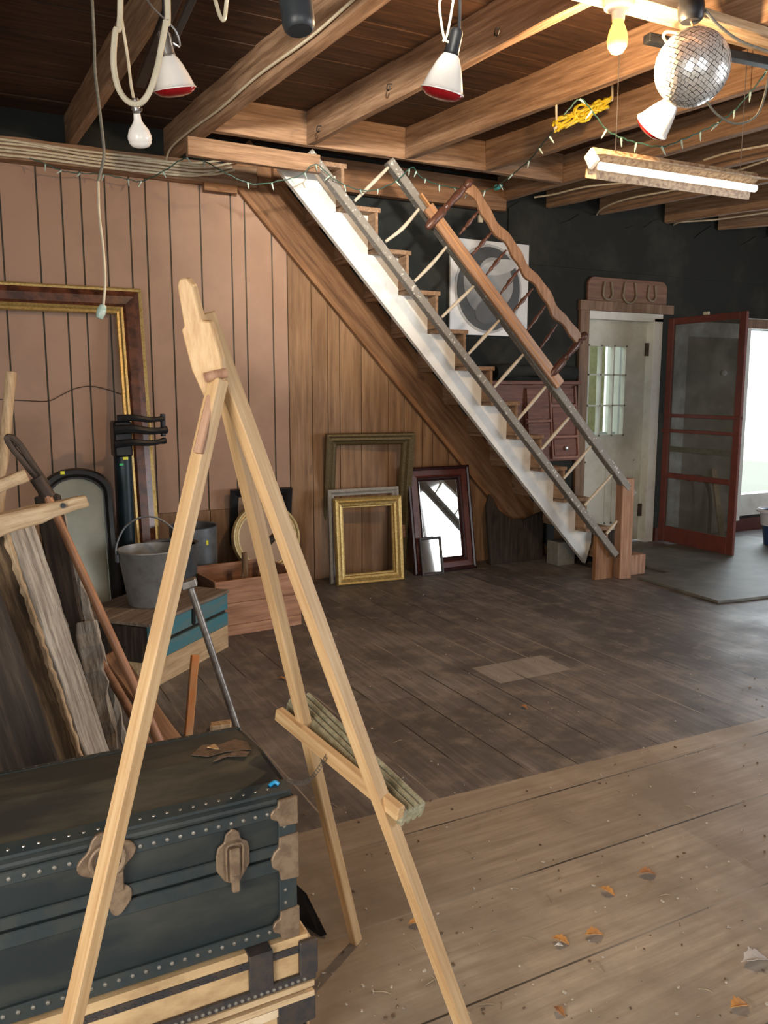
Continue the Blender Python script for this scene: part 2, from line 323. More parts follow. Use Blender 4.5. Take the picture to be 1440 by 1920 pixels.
def floor_material():
    m, n, l, p = newmat('worn_plank_floor')
    def mth(op, a, b=None, c=None):
        k = n.new('ShaderNodeMath'); k.operation = op
        for i, s in enumerate((a, b, c)):
            if s is None: continue
            if isinstance(s, (int, float)): k.inputs[i].default_value = s
            else: l.new(s, k.inputs[i])
        return k.outputs[0]
    tc = n.new('ShaderNodeTexCoord'); sp = n.new('ShaderNodeSeparateXYZ'); l.new(tc.outputs['Object'], sp.inputs[0])
    X, Y = sp.outputs[0], sp.outputs[1]
    wob = tex(n, l, None, 1.2, 1, 2)
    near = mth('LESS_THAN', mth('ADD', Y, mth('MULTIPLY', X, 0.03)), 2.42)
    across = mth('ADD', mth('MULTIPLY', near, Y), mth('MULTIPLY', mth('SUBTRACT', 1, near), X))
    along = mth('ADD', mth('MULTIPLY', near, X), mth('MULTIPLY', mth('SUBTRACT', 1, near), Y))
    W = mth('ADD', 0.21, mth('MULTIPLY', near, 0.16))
    q = mth('DIVIDE', across, W); idx = mth('FLOOR', q); fr = mth('FRACT', q)
    wn_ = n.new('ShaderNodeTexWhiteNoise'); wn_.noise_dimensions = '2D'; cb = n.new('ShaderNodeCombineXYZ')
    seg = mth('FLOOR', mth('ADD', mth('DIVIDE', along, 2.9), mth('MULTIPLY', mth('SINE', mth('MULTIPLY', idx, 7.3)), 0.9)))
    l.new(mth('ADD', idx, mth('MULTIPLY', near, 37)), cb.inputs[0]); l.new(seg, cb.inputs[1]); l.new(cb.outputs[0], wn_.inputs['Vector'])
    cv = n.new('ShaderNodeCombineXYZ'); l.new(mth('MULTIPLY', across, 38), cv.inputs[0]); l.new(mth('MULTIPLY', along, 2.2), cv.inputs[1]); l.new(idx, cv.inputs[2])
    g = n.new('ShaderNodeTexNoise'); g.inputs['Scale'].default_value = 1; g.inputs['Detail'].default_value = 8; g.inputs['Roughness'].default_value = 0.7; l.new(cv.outputs[0], g.inputs[0])
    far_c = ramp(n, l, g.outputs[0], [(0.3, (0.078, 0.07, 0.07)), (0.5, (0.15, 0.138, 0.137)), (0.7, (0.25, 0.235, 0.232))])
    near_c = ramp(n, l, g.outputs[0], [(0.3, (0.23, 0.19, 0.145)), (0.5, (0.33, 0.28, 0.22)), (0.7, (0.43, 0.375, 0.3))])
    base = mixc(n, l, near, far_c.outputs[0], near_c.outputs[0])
    tone = ramp(n, l, wn_.outputs['Value'], [(0, (0.68, 0.66, 0.66)), (1, (1.22, 1.22, 1.24))])
    base = mixc(n, l, 1.0, base, tone.outputs[0], 'MULTIPLY')
    # wear and grime patches
    w1 = tex(n, l, None, 1.6, 1, 6); f1 = ramp(n, l, w1.outputs[0], [(0.4, (0, 0, 0)), (0.62, (0.85,)*3)])
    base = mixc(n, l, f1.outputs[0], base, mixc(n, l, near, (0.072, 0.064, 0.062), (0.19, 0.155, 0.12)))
    w2 = tex(n, l, None, 7, 1, 8); f2 = ramp(n, l, w2.outputs[0], [(0.5, (0, 0, 0)), (0.74, (0.65,)*3)])
    base = mixc(n, l, f2.outputs[0], base, (0.3, 0.265, 0.22))
    # worn rectangle on one far board, painted paler for the light on it
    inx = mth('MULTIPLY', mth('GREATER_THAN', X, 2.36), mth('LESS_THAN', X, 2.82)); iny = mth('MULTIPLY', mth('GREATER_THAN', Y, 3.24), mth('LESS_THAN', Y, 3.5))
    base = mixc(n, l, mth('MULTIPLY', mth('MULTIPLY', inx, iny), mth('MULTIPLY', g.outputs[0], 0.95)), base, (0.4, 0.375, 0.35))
    gap = mth('LESS_THAN', mth('ABSOLUTE', mth('SUBTRACT', fr, 0.5)), mth('SUBTRACT', 0.5, mth('DIVIDE', 0.0032, W)))
    dust = ramp(n, l, wob.outputs[0], [(0.45, (0.02, 0.016, 0.013)), (0.6, (0.3, 0.27, 0.23))])
    base = mixc(n, l, gap, dust.outputs[0], base)
    l.new(base, p.inputs['Base Color'])
    rr = ramp(n, l, w1.outputs[0], [(0.3, (0.42,)*3), (0.7, (0.62,)*3)]); l.new(rr.outputs[0], p.inputs['Roughness'])
    hsum = mth('ADD', mth('MULTIPLY', g.outputs[0], 0.3), gap)
    bump(n, l, hsum, p, 0.35, 0.004); return m
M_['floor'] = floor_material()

# ------------------------------------------------------------------ the room
YW = 5.8
XL, XR, YF = -1.7, 9.2, -4.0
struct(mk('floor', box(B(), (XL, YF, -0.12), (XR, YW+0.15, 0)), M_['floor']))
ceil = struct(mk('ceiling', box(B(), (XL, YF, 3.17), (XR, YW+0.15, 3.24)), M_['darkplank']))
# deck boards seen between the joists, each a strip running across
bm = B(); y = YF; k = 0
while y < YW:
    w = random.uniform(0.16, 0.24); box(bm, (XL, y+0.003, 3.155+random.uniform(0, 0.008)), (XR, min(y+w, YW)-0.003, 3.172)); y += w
mk('deck_boards', bm, M_['darkplank'], ceil)
JW = 0.055
def joist(xe, ye, xn, yn, z0=2.965, yend=-2.0, w=JW, rough=0.004):
    """a joist from its wall end (xe, ye) through (xn, yn) and on towards the front of the barn"""
    s = (xn-xe)/(ye-yn); xs = xe+s*(ye-yend)
    bar('joist', (xe-w/2, ye, z0+0.1), (xs-w/2, yend, z0+0.1), w, 0.2, M_['joist_z'], ceil, (1, 0, 0), 0.004, rough, 24)
M_['joist_z'] = wood('joist_timber', (0.17, 0.09, 0.045), (0.33, 0.195, 0.11), (0.47, 0.3, 0.18), 'Z', 40, 14, 0.75, 0.45)
joist(0.17, YW, 0.24, 3.8)
joist(0.832, YW, 0.9, 3.8)
joist(1.462, YW-0.02, 1.62, 3.6, w=0.075)
joist(2.15, 5.03, 2.33, 3.287)
joist(2.85, 5.03, 2.97, 4.1)
joist(3.49, 5.03, 3.68, 3.74)
joist(4.14, YW-0.02, 4.36, 3.5, w=0.07)
joist(4.62, YW-0.02, 4.93, 3.93)
joist(5.2, YW-0.02, 5.5, 4.39)
joist(5.98, YW-0.02, 6.25, 5.0)
joist(6.67, YW-0.02, 6.9, 5.4)
joist(7.4, YW-0.02, 7.75, 5.4); joist(8.1, YW-0.02, 8.45, 5.4)
bar('header', (1.45, 5.055, 3.065), (4.13, 5.055, 3.065), 0.2, 0.05, M_['joist_z'], ceil, (0, 0, 1), 0.003, 0.003, 12)
bar('trimmer_board', (2.12, YW-0.08, 2.99), (4.1, YW-0.08, 2.99), 0.22, 0.07, M_['mahoganyred2'] if 'mahoganyred2' in M_ else M_['stringer_wood'], ceil, (0, 0, 1))
bar('cross_board', at(1020, -45, Y=2.62)+V((-.9, 0, 0)), (5.2, 2.62, 2.945), 0.13, 0.04, M_['hewnlight'], ceil, (0, 1, 0), 0.003, 0.002, 8)

# back wall: boarded shell with door and window openings, black tar paper on its upper right part
DX0, DX1, DZ = 5.08, 5.98, 2.11
WX0, WX1, WZ0, WZ1 = 7.17, 8.9, 0.16, 2.06
bm = B(); y0, y1 = YW, YW+0.14
for lo, hi in (((XL, y0, 0), (DX0, y1, 3.17)), ((DX0, y0, DZ), (DX1, y1, 3.17)), ((DX1, y0, 0), (WX0, y1, 3.17)), ((WX0, y0, 0), (WX1, y1, WZ0)), ((WX0, y0, WZ1), (WX1, y1, 3.17)), ((WX1, y0, 0), (XR, y1, 3.17))):
    box(bm, lo, hi)
wall = struct(mk('wall_back', bm, M_['felt']))
def walls():
    bm = B(); box(bm, (XL-0.12, YF, 0), (XL, -1.35, 3.17)); box(bm, (XL-0.12, .55, 0), (XL, YW+0.14, 3.17)); box(bm, (XL-0.12, -1.35, 2.55), (XL, .55, 3.17)); struct(mk('wall_left', bm, M_['plaster']))
    bm = B()
    for lo, hi in (((XR, YF, 0), (XR+.12, YW+.14, 0.5)), ((XR, YF, 2.5), (XR+.12, YW+.14, 3.17)), ((XR, YF, .5), (XR+.12, -3.6, 2.5)), ((XR, .6, .5), (XR+.12, YW+.14, 2.5))): box(bm, lo, hi)
    struct(mk('wall_right', bm, M_['plaster']))
    bm = B()
    for lo, hi in (((XL, YF-.12, 0), (-1.25, YF, 3.17)), ((2.05, YF-.12, 0), (XR, YF, 3.17)), ((-1.25, YF-.12, 2.75), (2.05, YF, 3.17))): box(bm, lo, hi)
    struct(mk('wall_front', bm, M_['plaster']))
walls()
# tan panelling in boards of uneven width (a dark line between the boards)
gx = [-1.6, -1.42, -1.2, -1.05, -.84, -.62, -.45, -.3, -.1, .1, .22, .376, .588, .734, .851, 1.0, 1.153, 1.257, 1.413, 1.622, 1.837, 1.937, 2.134, 2.25]
bm = B(); box(bm, (XL, YW-0.004, 0.6), (2.25, YW+0.001, 2.83)); mk('groove_backing', bm, M_['groove'], wall)
bm = B()
gx = [g for g in gx if g > XL+.02]
for a, b in zip([XL]+gx, gx):
    box(bm, (a+0.0048, YW-0.014, 0.6), (b-0.0048, YW-0.003, 2.83))
mk('tan_panelling', bm, M_['tan'], wall, bevel=0.0015)
bm = B(); xs = [XL]+[-1.6+.19*i for i in range(21)]
for a, b in zip(xs, xs[1:]):
    if b < 2.3: box(bm, (a+0.002, YW-0.012, 0.0), (b-0.002, YW+0.002, 0.598))
mk('wainscot_boards', bm, M_['oldpine'], wall, bevel=0.0015)
# natural boards under the stair: each board is cut off along the stair's slope
def slope_z(x): return min(2.83, 2.88-(x-2.0)*1.06)
bx = [2.25, 2.434, 2.562, 2.661, 2.844, 3.08, 3.221, 3.39, 3.491, 3.64, 3.8, 3.98, 4.12, 4.3, 4.5, 4.72]
bm = B()
for a, b in zip(bx, bx[1:]):
    prism(bm, [(a+.0025, 0), (b-.0025, 0), (b-.0025, max(0.05, slope_z(b))), (a+.0025, max(0.05, slope_z(a)))], YW-0.012, YW+0.001, XZ())
mk('pine_panelling', bm, M_['oldpine'], wall, bevel=0.0015)
# plate over the panelling, carrying the cables
bar('wall_plate', (XL, YW-0.06, 2.895), (2.0, YW-0.06, 2.895), 0.13, 0.12, M_['joist_z'], wall, (0, 0, 1), 0.004, 0.004, 20)
bar('patch_block', (1.63, YW-0.09, 2.83), (1.86, YW-0.09, 2.83), 0.1, 0.04, M_['mahoganyblock'] if 'mahoganyblock' in M_ else M_['stringer_wood'], wall, (0, 0, 1))
# lumpy lower hem of the tar paper where it meets the joists, and its torn bulge above the cabinet
bm = B(); n = 44
for i in range(n):
    x0 = 4.2+i*(WX1-4.2)/n; x1 = x0+(WX1-4.2)/n
    h0 = 2.93+0.05*math.sin(i*0.9)+0.03*math.sin(i*2.1); h1 = 2.93+0.05*math.sin((i+1)*0.9)+0.03*math.sin((i+1)*2.1)
    prism(bm, [(x0, 2.5), (x1, 2.5), (x1, h1), (x0, h0)], YW-0.012, YW+0.001, XZ())
mk('tar_paper_edge', bm, M_['felt'], wall)
struct(mk('baseboard_back', box(B(), (6.0, YW-0.02, 0), (XR, YW, 0.13)), M_['mahoganyred']))

# ---- door 1: pale nine-light door in its frame
door = struct(mk('door_1', box(B(), (5.1, 5.86, 0.02), (5.86, 5.9, 1.03)), M_['paint_door']))
bm = B()
box(bm, (5.1, 5.86, 1.86), (5.86, 5.9, 2.08)); box(bm, (5.1, 5.86, 1.03), (5.16, 5.9, 1.86)); box(bm, (5.62, 5.86, 1.03), (5.86, 5.9, 1.86))
mk('door_frame_upper', bm, M_['paint_door'], door)
bm = B()
for x in (5.16, 5.305, 5.458, 5.605): box(bm, (x, 5.852, 1.03), (x+0.015, 5.9, 1.86))
for z in (1.03, 1.305, 1.585, 1.847): box(bm, (5.16, 5.852, z), (5.62, 5.9, z+0.014))
mk('muntins', bm, M_['paint_door'], door)
mk('pane', box(B(), (5.16, 5.876, 1.03), (5.62, 5.88, 1.86)), M_['glass'], door)
bm = B()
for x0 in (5.16, 5.5):
    for a, b, c, d in ((x0, .2, x0+.27, .215), (x0, .79, x0+.27, .805), (x0, .2, x0+.015, .8), (x0+.255, .2, x0+.27, .8)): box(bm, (a, 5.853, b), (c, 5.862, d))
mk('panel_moulding', bm, M_['paint_door'], door)
for z in (0.25, 1.77):
    mk('hinge', box(B(), (5.845, 5.84, z), (5.895, 5.862, z+0.12)), M_['rust'], door)
t = struct(mk('trim_1', box(box(box(B(), (5.08, 5.79, 0), (5.1, 5.94, 2.11)), (5.88, 5.785, 0), (5.985, 5.94, 2.11)), (5.08, 5.785, 2.08), (5.985, 5.94, 2.15)), M_['paint_white'], bevel=.002))
mk('casing', box(box(B(), (4.98, 5.77, 0), (5.085, 5.8, 2.15)), (4.97, 5.765, 2.15), (6.1, 5.8, 2.235)), M_['casing'], t, bevel=.002)
# porch outside the door
struct(mk('wall_outside', box(B(), (4.7, 7.1, -0.1), (6.5, 7.2, 3)), plain('yellow_porch_wall', (0.6, 0.56, 0.28), 0.7)))
struct(mk('trim_3', box(box(box(B(), (6.62, 7.0, -.1), (6.78, 7.2, 3)), (6.9, 6.9, .5), (7.6, 6.95, 1.0)), (5.9, 6.9, .55), (6.5, 6.95, 1.0)), M_['paint_white']))
struct(mk('ground_outside', box(B(), (-6, YW+.16, -0.2), (16, 22, -0.12)), plain('pale_gravel', (0.6, 0.58, 0.5), 0.9)))

# ---- door 2: closed grey-brown door in white trim, behind the screen door
d2 = struct(mk('door_2', box(B(), (6.3, 5.77, 0.02), (7.02, 5.8, 2.0)), plain('grey_brown_door_paint', (0.36, 0.33, 0.28), 0.7, 0, (0.24, 0.21, 0.17), 3, 0.6)))
mk('knob', lathe(B(), [(0, 0), (.025, .005), (.03, .03), (.015, .045), (0, .05)], 14, Matrix.Translation((6.8, 5.77, 1.62)) @ Matrix.Rotation(math.pi/2, 4, 'X')), M_['paint_white'], d2, smooth=True)
struct(mk('trim_2', box(box(box(B(), (6.13, 5.76, 0), (6.3, 5.8, 2.1)), (6.3, 5.76, 1.96), (7.05, 5.8, 2.1)), (7.0, 5.76, 0.1), (7.06, 5.8, 2.1)), M_['paint_white'], bevel=.002))

# ---- window 1: tall bright window right of the screen door
w1 = struct(mk('window_1', box(box(box(B(), (WX0-.09, 5.76, WZ0-.04), (WX0, 5.8, WZ1+.1)), (WX0-.1, 5.755, WZ1), (WX1, 5.8, WZ1+.1)), (WX0, 5.8, WZ0), (WX1, 5.86, WZ0+.22)), M_['paint_white']))
mk('window_head', box(B(), (WX0-.12, 5.74, WZ1), (WX1, 5.79, WZ1+.09)), M_['casing'], w1, bevel=.002)
mk('pane', box(B(), (WX0, 5.87, WZ0+.1), (WX1, 5.875, WZ1)), M_['glass'], w1)

# ------------------------------------------------------------------ staircase
st = thing('staircase', 'steep straight wooden staircase with white sawtooth side board and ladder-like railing', 'staircase', (4.6, 5.3, 0))
SX = lambda k: 5.0-0.236*k
SZ = lambda k: 0.09+0.2555*k
Y0, Y1, YS = 5.07, 5.732, 5.2
for k in range(0, 12):
    x, z = SX(k), SZ(k); y0 = Y0 if k < 11 else 5.09
    tk = 0.03
    bm = box(B(), (x-0.262, y0, z-tk), (x, Y1, z)); mk('tread', bm, M_['step_wood'], st, bevel=.003)
    zb = SZ(k-1) if k else 0.0
    mk('riser', box(B(), (x-0.042, y0, zb), (x-0.02, Y1, z-tk)), M_['step_wood'], st, bevel=.002)
# white near stringer, sawtooth on top
pts = [(4.64, 0.0), (4.60, 0.035), (1.966, 2.834), (2.235, 2.834)]
pts = [(4.61, 0.03), (1.966, 2.84)]
for k in range(10, 1, -1):
    xa, xb, z = SX(k+1)-0.042, SX(k)-0.042, SZ(k)-0.03
    if k == 10: pts += [(xa, 2.84)]
    pts += [(xa, z), (xb, z)]
pts += [(SX(2)-0.042, SZ(1)-0.03), (SX(1)-0.1, SZ(1)-0.03), (SX(1)-0.1, 0.2)]
M_['stringer_white'] = plain('scuffed_white_stringer_paint', (0.8, 0.8, 0.76), 0.45, 0, (0.42, 0.4, 0.35), 5, 0.5, 0.06, lo=0.5, hi=0.72)
mk('side_board', prism(B(), pts, YS-0.02, YS+0.02, XZ()), M_['stringer_white'], st, label='white painted sawtooth side board')
a, b = V((1.86, 5.755, 3.053)), V((4.5, 5.755, 0.255))
far = bar('wall_stringer', a, b, 0.3, 0.045, M_['stringer_wood'], st, (0, 0, 1), 0.002)
# rails: they lean out a little towards the foot, ending at the newel
PT, PB = V((2.1, 5.02, 0)), V((4.55, 4.74, 0)); RN = (PB-PT).cross(V((0, 0, 1))).normalized()
rp = lambda x, y, o=0: atp(x, y, PT+RN*(-o), RN)
M_['rail_w'] = M_['railpaint']
bar('lower_rail', rp(578, 286), rp(1152, 1040), 0.05, 0.075, M_['rail_w'], st, (0, 0, 1), 0.004)
bar('handrail', rp(728, 302), rp(1185, 928), 0.055, 0.075, M_['rail_w'], st, (0, 0, 1), 0.005)
sb = [(665, 377), (723, 453), (777, 528), (828, 595), (878, 664), (926, 727), (970, 788), (1015, 843), (1057, 897), (1096, 948), (1137, 1001)]
stp = [(732, 310), (787, 390), (837, 463), (888, 537), (936, 601), (981, 665), (1023, 725), (1067, 783), (1108, 837), (1147, 891), (1157, 977)]
for i, (p, q) in enumerate(zip(sb, stp)):
    a, b = rp(*p), rp(*q); m = (a+b)/2+V((0, 0, -0.022 if i == 1 else (-.008 if i == 2 else 0)))
    mk('spindle', tube(B(), [a, m, b], lambda t: 0.014-0.006*abs(t-.5)*1.4, 10, 5), M_['spindle'], st, smooth=True)
nb = at(1169, 1087, Y=4.72)
bar('newel_post', (4.585, 4.73, 0), (4.60, 4.75, 0.78), 0.1, 0.1, M_['newel'], st, (1, -0.25, 0), 0.004)
bm = prism(B(), [(4.34, 0), (4.52, 0), (4.52, 0.2), (4.45, 0.26), (4.34, 0.36)], 4.76, 4.8, XZ()); mk('kick_board', bm, M_['stringer_wood'], st, bevel=.003)
mk('step_block', box(B(), (4.66, 4.76, 0), (4.86, 4.98, 0.16)), M_['newel'], st, bevel=.004)
mk('foot_board', box(B(), (4.66, 5.09, 0), (4.93, 5.13, 0.3)), M_['darkwood'], st, bevel=.003)

# board nailed under the joists at the stair head
tag(bar('plank', at(350, 274, Y=5.0), at(598, 309, Y=5.0), 0.105, 0.05, M_['joist_z'], None, (0, 0, 1), 0.003, 0.002, 6), 'short reddish brown plank fixed under the joists at the head of the stairs', 'plank')

# dim things stored under the stair
e = B(); prism(e, [(3.95, 0), (4.5, 0), (4.5, .42), (4.42, .4), (4.3, .36), (4.15, .38), (4.03, .46), (3.97, .56), (3.93, .6), (3.9, .5)], 5.6, 5.63, XZ())
tag(mk('curved_board', e, M_['darkwood'], bevel=.003), 'dark board with a curved top edge standing in the shadow under the stairs', 'board')
tag(mk('cardboard_box', box(B(), (4.42, 5.3, 0), (4.6, 5.45, .2)), plain('dull_grey_card', (.2, .2, .18), .8), bevel=.004), 'small pale grey box in the shadow under the foot of the stairs', 'box')
# ---- scalloped headboard behind the handrail
hb = thing('spindle_headboard', 'brown wooden headboard with scalloped rail and turned posts fixed behind the stair handrail', 'headboard', rp(1030, 712, -.05))
hp = lambda x, y: rp(x, y, -0.07)
M_['edgeorange'] = wood('orange_raw_edge', (0.35, 0.15, 0.05), (0.5, 0.25, 0.1), (0.6, 0.34, 0.16), 'Z', 50, 14, 0.6, 0.2)
M_['hb'] = wood('headboard_maple', (0.26, 0.13, 0.065), (0.4, 0.22, 0.12), (0.5, 0.3, 0.18), 'Z', 50, 14, 0.4, 0.3)
M_['hbdark'] = plain('dark_turned_wood', (0.13, 0.055, 0.035), 0.35, 0, (0.06, 0.025, 0.018), 30, 0.6)
prof = [(t, r*.8) for t, r in [(0, .022), (.04, .034), (.1, .036), (.14, .02), (.18, .034), (.22, .026), (.3, .036), (.45, .028), (.52, .024), (.56, .036), (.6, .026), (.64, .04), (.9, .04), (.96, .03), (1, .02)]]
turned('post', hp(884, 338), hp(800, 428), prof, M_['hbdark'], hb)
turned('post', hp(1099, 625), hp(1030, 706), prof, M_['hbdark'], hb)
a, b = hp(802, 388), hp(1050, 722)
bar('bottom_rail', a, b, 0.03, 0.082, M_['hb'], hb, (0, 1, 0), 0.004)
bar('edge_strip', hp(788, 364), hp(1046, 724), 0.036, 0.014, M_['edgeorange'], hb, (0, 1, 0), 0.002)
a, b = hp(878, 352), hp(1084, 640); Mh = frame_m(a, b, (0, 1, 0)); L = (b-a).length; up_pts, lo_pts = [], []
for i in range(61):
    t = i/60; w = 0.036+0.008*math.cos(t*2*math.pi*7.5); c = 0.012*math.sin(t*2*math.pi*3.5)
    up_pts.append((-(w-c), t*L)); lo_pts.append(((0.036+0.005*math.sin(t*2*math.pi*7.5))+c, t*L))
mk('crest_rail', prism(B(), up_pts+lo_pts[::-1], -0.014, 0.014, Mh @ Matrix(((0, 0, 1, 0), (1, 0, 0, 0), (0, 1, 0, 0), (0, 0, 0, 1)))), M_['hb'], hb, bevel=.003)
ht = [(901, 399), (927, 437), (952, 473), (977, 508), (1002, 545), (1025, 578), (1047, 612)]
hl = [(865, 435), (889, 473), (916, 510), (942, 546), (965, 581), (989, 619), (1012, 654)]
sp = [(0, .007), (.15, .008), (.25, .014), (.3, .008), (.5, .017), (.7, .008), (.75, .014), (.85, .008), (1, .007)]
for p, q in zip(ht, hl): turned('spindle', hp(p[0]-3, p[1]-4), hp(q[0]-4, q[1]+5), sp, M_['hbdark'], hb, 10)

# ------------------------------------------------------------------ on the back wall
ph = thing('portrait_photograph', 'large square black and white oval portrait photograph pinned to the black wall', 'photograph', (4.0, 5.78, 2.28))
PX0, PX1, PZ0, PZ1 = 3.63, 4.4, 1.9, 2.65
mk('sheet', box(B(), (PX0, 5.77, PZ0), (PX1, 5.788, PZ1)), plain('glossy_white_sheet', (0.8, 0.8, 0.78), 0.3, 0, (0.62, 0.62, 0.6), 6, 0.4, 0), ph)
def disc(cx, cz, rx, rz, y, mat, name, par, th=0.003, rot=0, seg=40):
    pts = []
    for i in range(seg):
        a = 2*math.pi*i/seg; u, w = rx*math.cos(a), rz*math.sin(a)
        pts.append((cx+u*math.cos(rot)-w*math.sin(rot), cz+u*math.sin(rot)+w*math.cos(rot)))
    return mk(name, prism(B(), pts, y-th, y, XZ()), mat, par)
gr = lambda nm, v: plain(nm, (v, v, v*0.97), 0.5, 0, (v*.8, v*.8, v*.78), 6, 0.5, 0)
disc(4.0, 2.27, .33, .355, 5.769, gr('oval_border_grey', .5), 'oval_border', ph)
im = disc(4.0, 2.27, .31, .335, 5.766, gr('picture_dark_grey', .06), 'picture', ph)
for (cx, cz, rx, rz, v, ro) in ((4.06, 2.33, .17, .2, .4, .5), (4.09, 2.45, .18, .06, .6, .2), (3.84, 2.26, .08, .17, .25, .3), (4.0, 2.1, .14, .1, .1, .4), (3.97, 2.2, .06, .035, .02, .4), (4.1, 2.3, .05, .04, .12, .6), (3.88, 2.38, .1, .05, .5, .6), (4.05, 2.1, .05, .03, .3, .2)):
    disc(cx, cz, rx, rz, 5.763-.001*rx, gr('picture_grey_%d' % int(v*100+cx*10), v), 'grey_area', im, rot=ro)
tag(mk('wall_plate_socket', box(B(), (3.9, 5.775, 2.79), (3.94, 5.8, 2.85)), M_['cable'], bevel=.004), 'small cream electrical socket plate on the black wall below the header', 'socket')

sg = thing('horseshoe_board', 'brown round-cornered board carrying three horseshoes above the door', 'sign', (5.53, 5.78, 2.235))
X0, X1, Z0, Z1, r = 5.05, 6.0, 2.236, 2.44, .07
pts = [(X0, Z0), (X1, Z0)]+[(X1-r+r*math.cos(a), Z1-r+r*math.sin(a)) for a in [i*math.pi/16 for i in range(9)]]+[(X0+r+r*math.cos(a), Z1-r+r*math.sin(a)) for a in [math.pi/2+i*math.pi/16 for i in range(9)]]
mk('board', prism(B(), pts, 5.765, 5.79, XZ()), M_['signwood'], sg, bevel=.003)
for cx, w, h in ((5.27, .055, .15), (5.53, .08, .18), (5.8, .05, .14)):
    zt = 2.41 if w > .06 else 2.4; P = []
    for i in range(17):
        a = math.pi*i/16; P.append((cx+w*math.cos(a+math.pi), 5.755, zt-h+w*1.0-w*math.sin(a)*1.0))
    P = [(cx-w*.72, 5.755, zt)]+P+[(cx+w*.72, 5.755, zt)]
    mk('horseshoe', tube(B(), P, .011, 8, 2), M_['shoe'], sg, smooth=True)

# red-brown slant-front cabinet behind the stairs and the black roll on it
cb = thing('slant_front_cabinet', 'reddish brown slant-front wooden cabinet on the black wall behind the stair foot', 'cabinet', (4.5, 5.7, .84))
# (narrow: it stands between the stair foot and the door casing)
CXa, CXb = 4.38, 4.93
mk('body', prism(B(), [(5.785, .84), (5.685, .84), (5.765, 1.5), (5.785, 1.5)], CXa, CXb, YZ()), M_['redbrown'], cb, bevel=.003)

mk('top', box(B(), (3.95, 5.7, 1.5), (4.96, 5.785, 1.53)), M_['redbrown'], cb, bevel=.004)
# sloping face boards
def slant(x0, x1, z0, z1, nm, o=0.0, th=.02):
    f = lambda z: 5.68+(max(z, .8)-.8)/.7*.085
    return mk(nm, prism(B(), [(f(z0)-th-o, z0), (f(z1)-th-o, z1), (f(z1)-o+.002, z1), (f(z0)-o+.002, z0)], x0, x1, YZ()), M_['redbrown'], cb, bevel=.002)
for a_, b_, c_, d_ in ((4.39, 4.62, 1.21, 1.47), (4.39, 4.62, .97, 1.17), (4.66, 4.9, 1.34, 1.47), (4.66, 4.9, 1.07, 1.3)): slant(a_, b_, c_, d_, 'panel')
dr = slant(4.66, 4.9, .89, 1.03, 'drawer')
mk('knob', lathe(B(), [(0, 0), (.018, .004), (.02, .02), (0, .03)], 12, Matrix.Translation((4.78, 5.68, .95)) @ Matrix.Rotation(math.pi/2, 4, 'X')), M_['chrome'], dr, smooth=True)
M_['trimlight'] = plain('lighter_red_brown_edge', (.36, .17, .12), .6, 0, (.22, .1, .07), 30, .5)
for a_, b_, c_, d_ in ((4.38, 4.64, 1.18, 1.2), (4.64, 4.93, 1.31, 1.33), (4.64, 4.93, 1.04, 1.06), (4.64, 4.93, .86, .88), (4.63, 4.645, .86, 1.49), (4.915, 4.93, .86, 1.49)):
    slant(a_, b_, c_, d_, 'edge_strip', .006).data.materials[0] = M_['trimlight']
mk('side_panel', box(B(), (3.95, 5.765, .95), (4.4, 5.785, 1.5)), M_['redbrown'], cb, bevel=.003)
bm = B(); tube(bm, [(4.05, 5.73, 1.6), (4.4, 5.72, 1.615), (4.9, 5.735, 1.595)], lambda t: .055+.012*math.sin(t*9), 12)
tag(mk('tar_paper_roll', bm, M_['felt'], smooth=True), 'slumped roll of black tar paper lying on the red-brown cabinet', 'roll')

# ------------------------------------------------------------------ screen door
sd = thing('screen_door', 'tall red-brown framed screen door with dusty mesh standing open into the room', 'door', (6.04, 5.72, 0.0))
sdx = lambda x0, x1: None
def sbox(nm, u0, u1, z0, z1, mat, th=.03, par=sd):
    """u runs from the hinge (0) to the free edge (0.86)"""
    a = V((6.02, 5.74, 0)); d = V((-0.01, -0.865, 0)).normalized(); nrm = V((1, -.012, 0))
    M = Matrix(((d.x, nrm.x, 0, a.x), (d.y, nrm.y, 0, a.y), (0, 0, 1, 0), (0, 0, 0, 1)))
    return mk(nm, box(B(), (u0, -th/2, z0), (u1, th/2, z1), M), mat, par, bevel=.003)
sbox('hinge_stile', 0, .07, .02, 2.11, M_['redpaint']); sbox('lock_stile', .8, .87, .02, 2.11, M_['redpaint'])
sbox('top_rail', .07, .8, 2.05, 2.11, M_['redpaint']); sbox('bottom_rail', .07, .8, .02, .17, M_['redpaint'])
sbox('middle_rail', .07, .8, .63, .68, M_['redpaint']); sbox('push_bar', -.0, .87, 1.2, 1.232, M_['redpaint'], .035); sbox('push_bar', -.02, .87, 1.06, 1.09, M_['redpaint'], .035)
sbox('brace', .07, .8, .88, .93, plain('grey_green_brace', (.1, .1, .075), .7), .016)
sbox('mesh_screen', .06, .81, .15, 2.07, M_['screen'], .002)
sbox('bracket', .4, .46, 2.111, 2.14, M_['spindle'], .02)
# bentwood arc and board behind the mesh
tag(mk('chair_back', tube(B(), [(6.55, 5.6, .0), (6.56, 5.62, .4), (6.5, 5.64, .58), (6.38, 5.65, .63), (6.28, 5.66, .6)], .018, 8), M_['darkwood'], smooth=True), 'dark bentwood hoop leaning on the wall behind the screen door', 'hoop')
tag(bar('plank', (6.68, 5.55, 0), (6.72, 5.74, .68), .07, .02, M_['canvas_slat'], None, (1, 0, 0)), 'narrow pale upright plank behind the lower mesh of the screen door', 'plank')
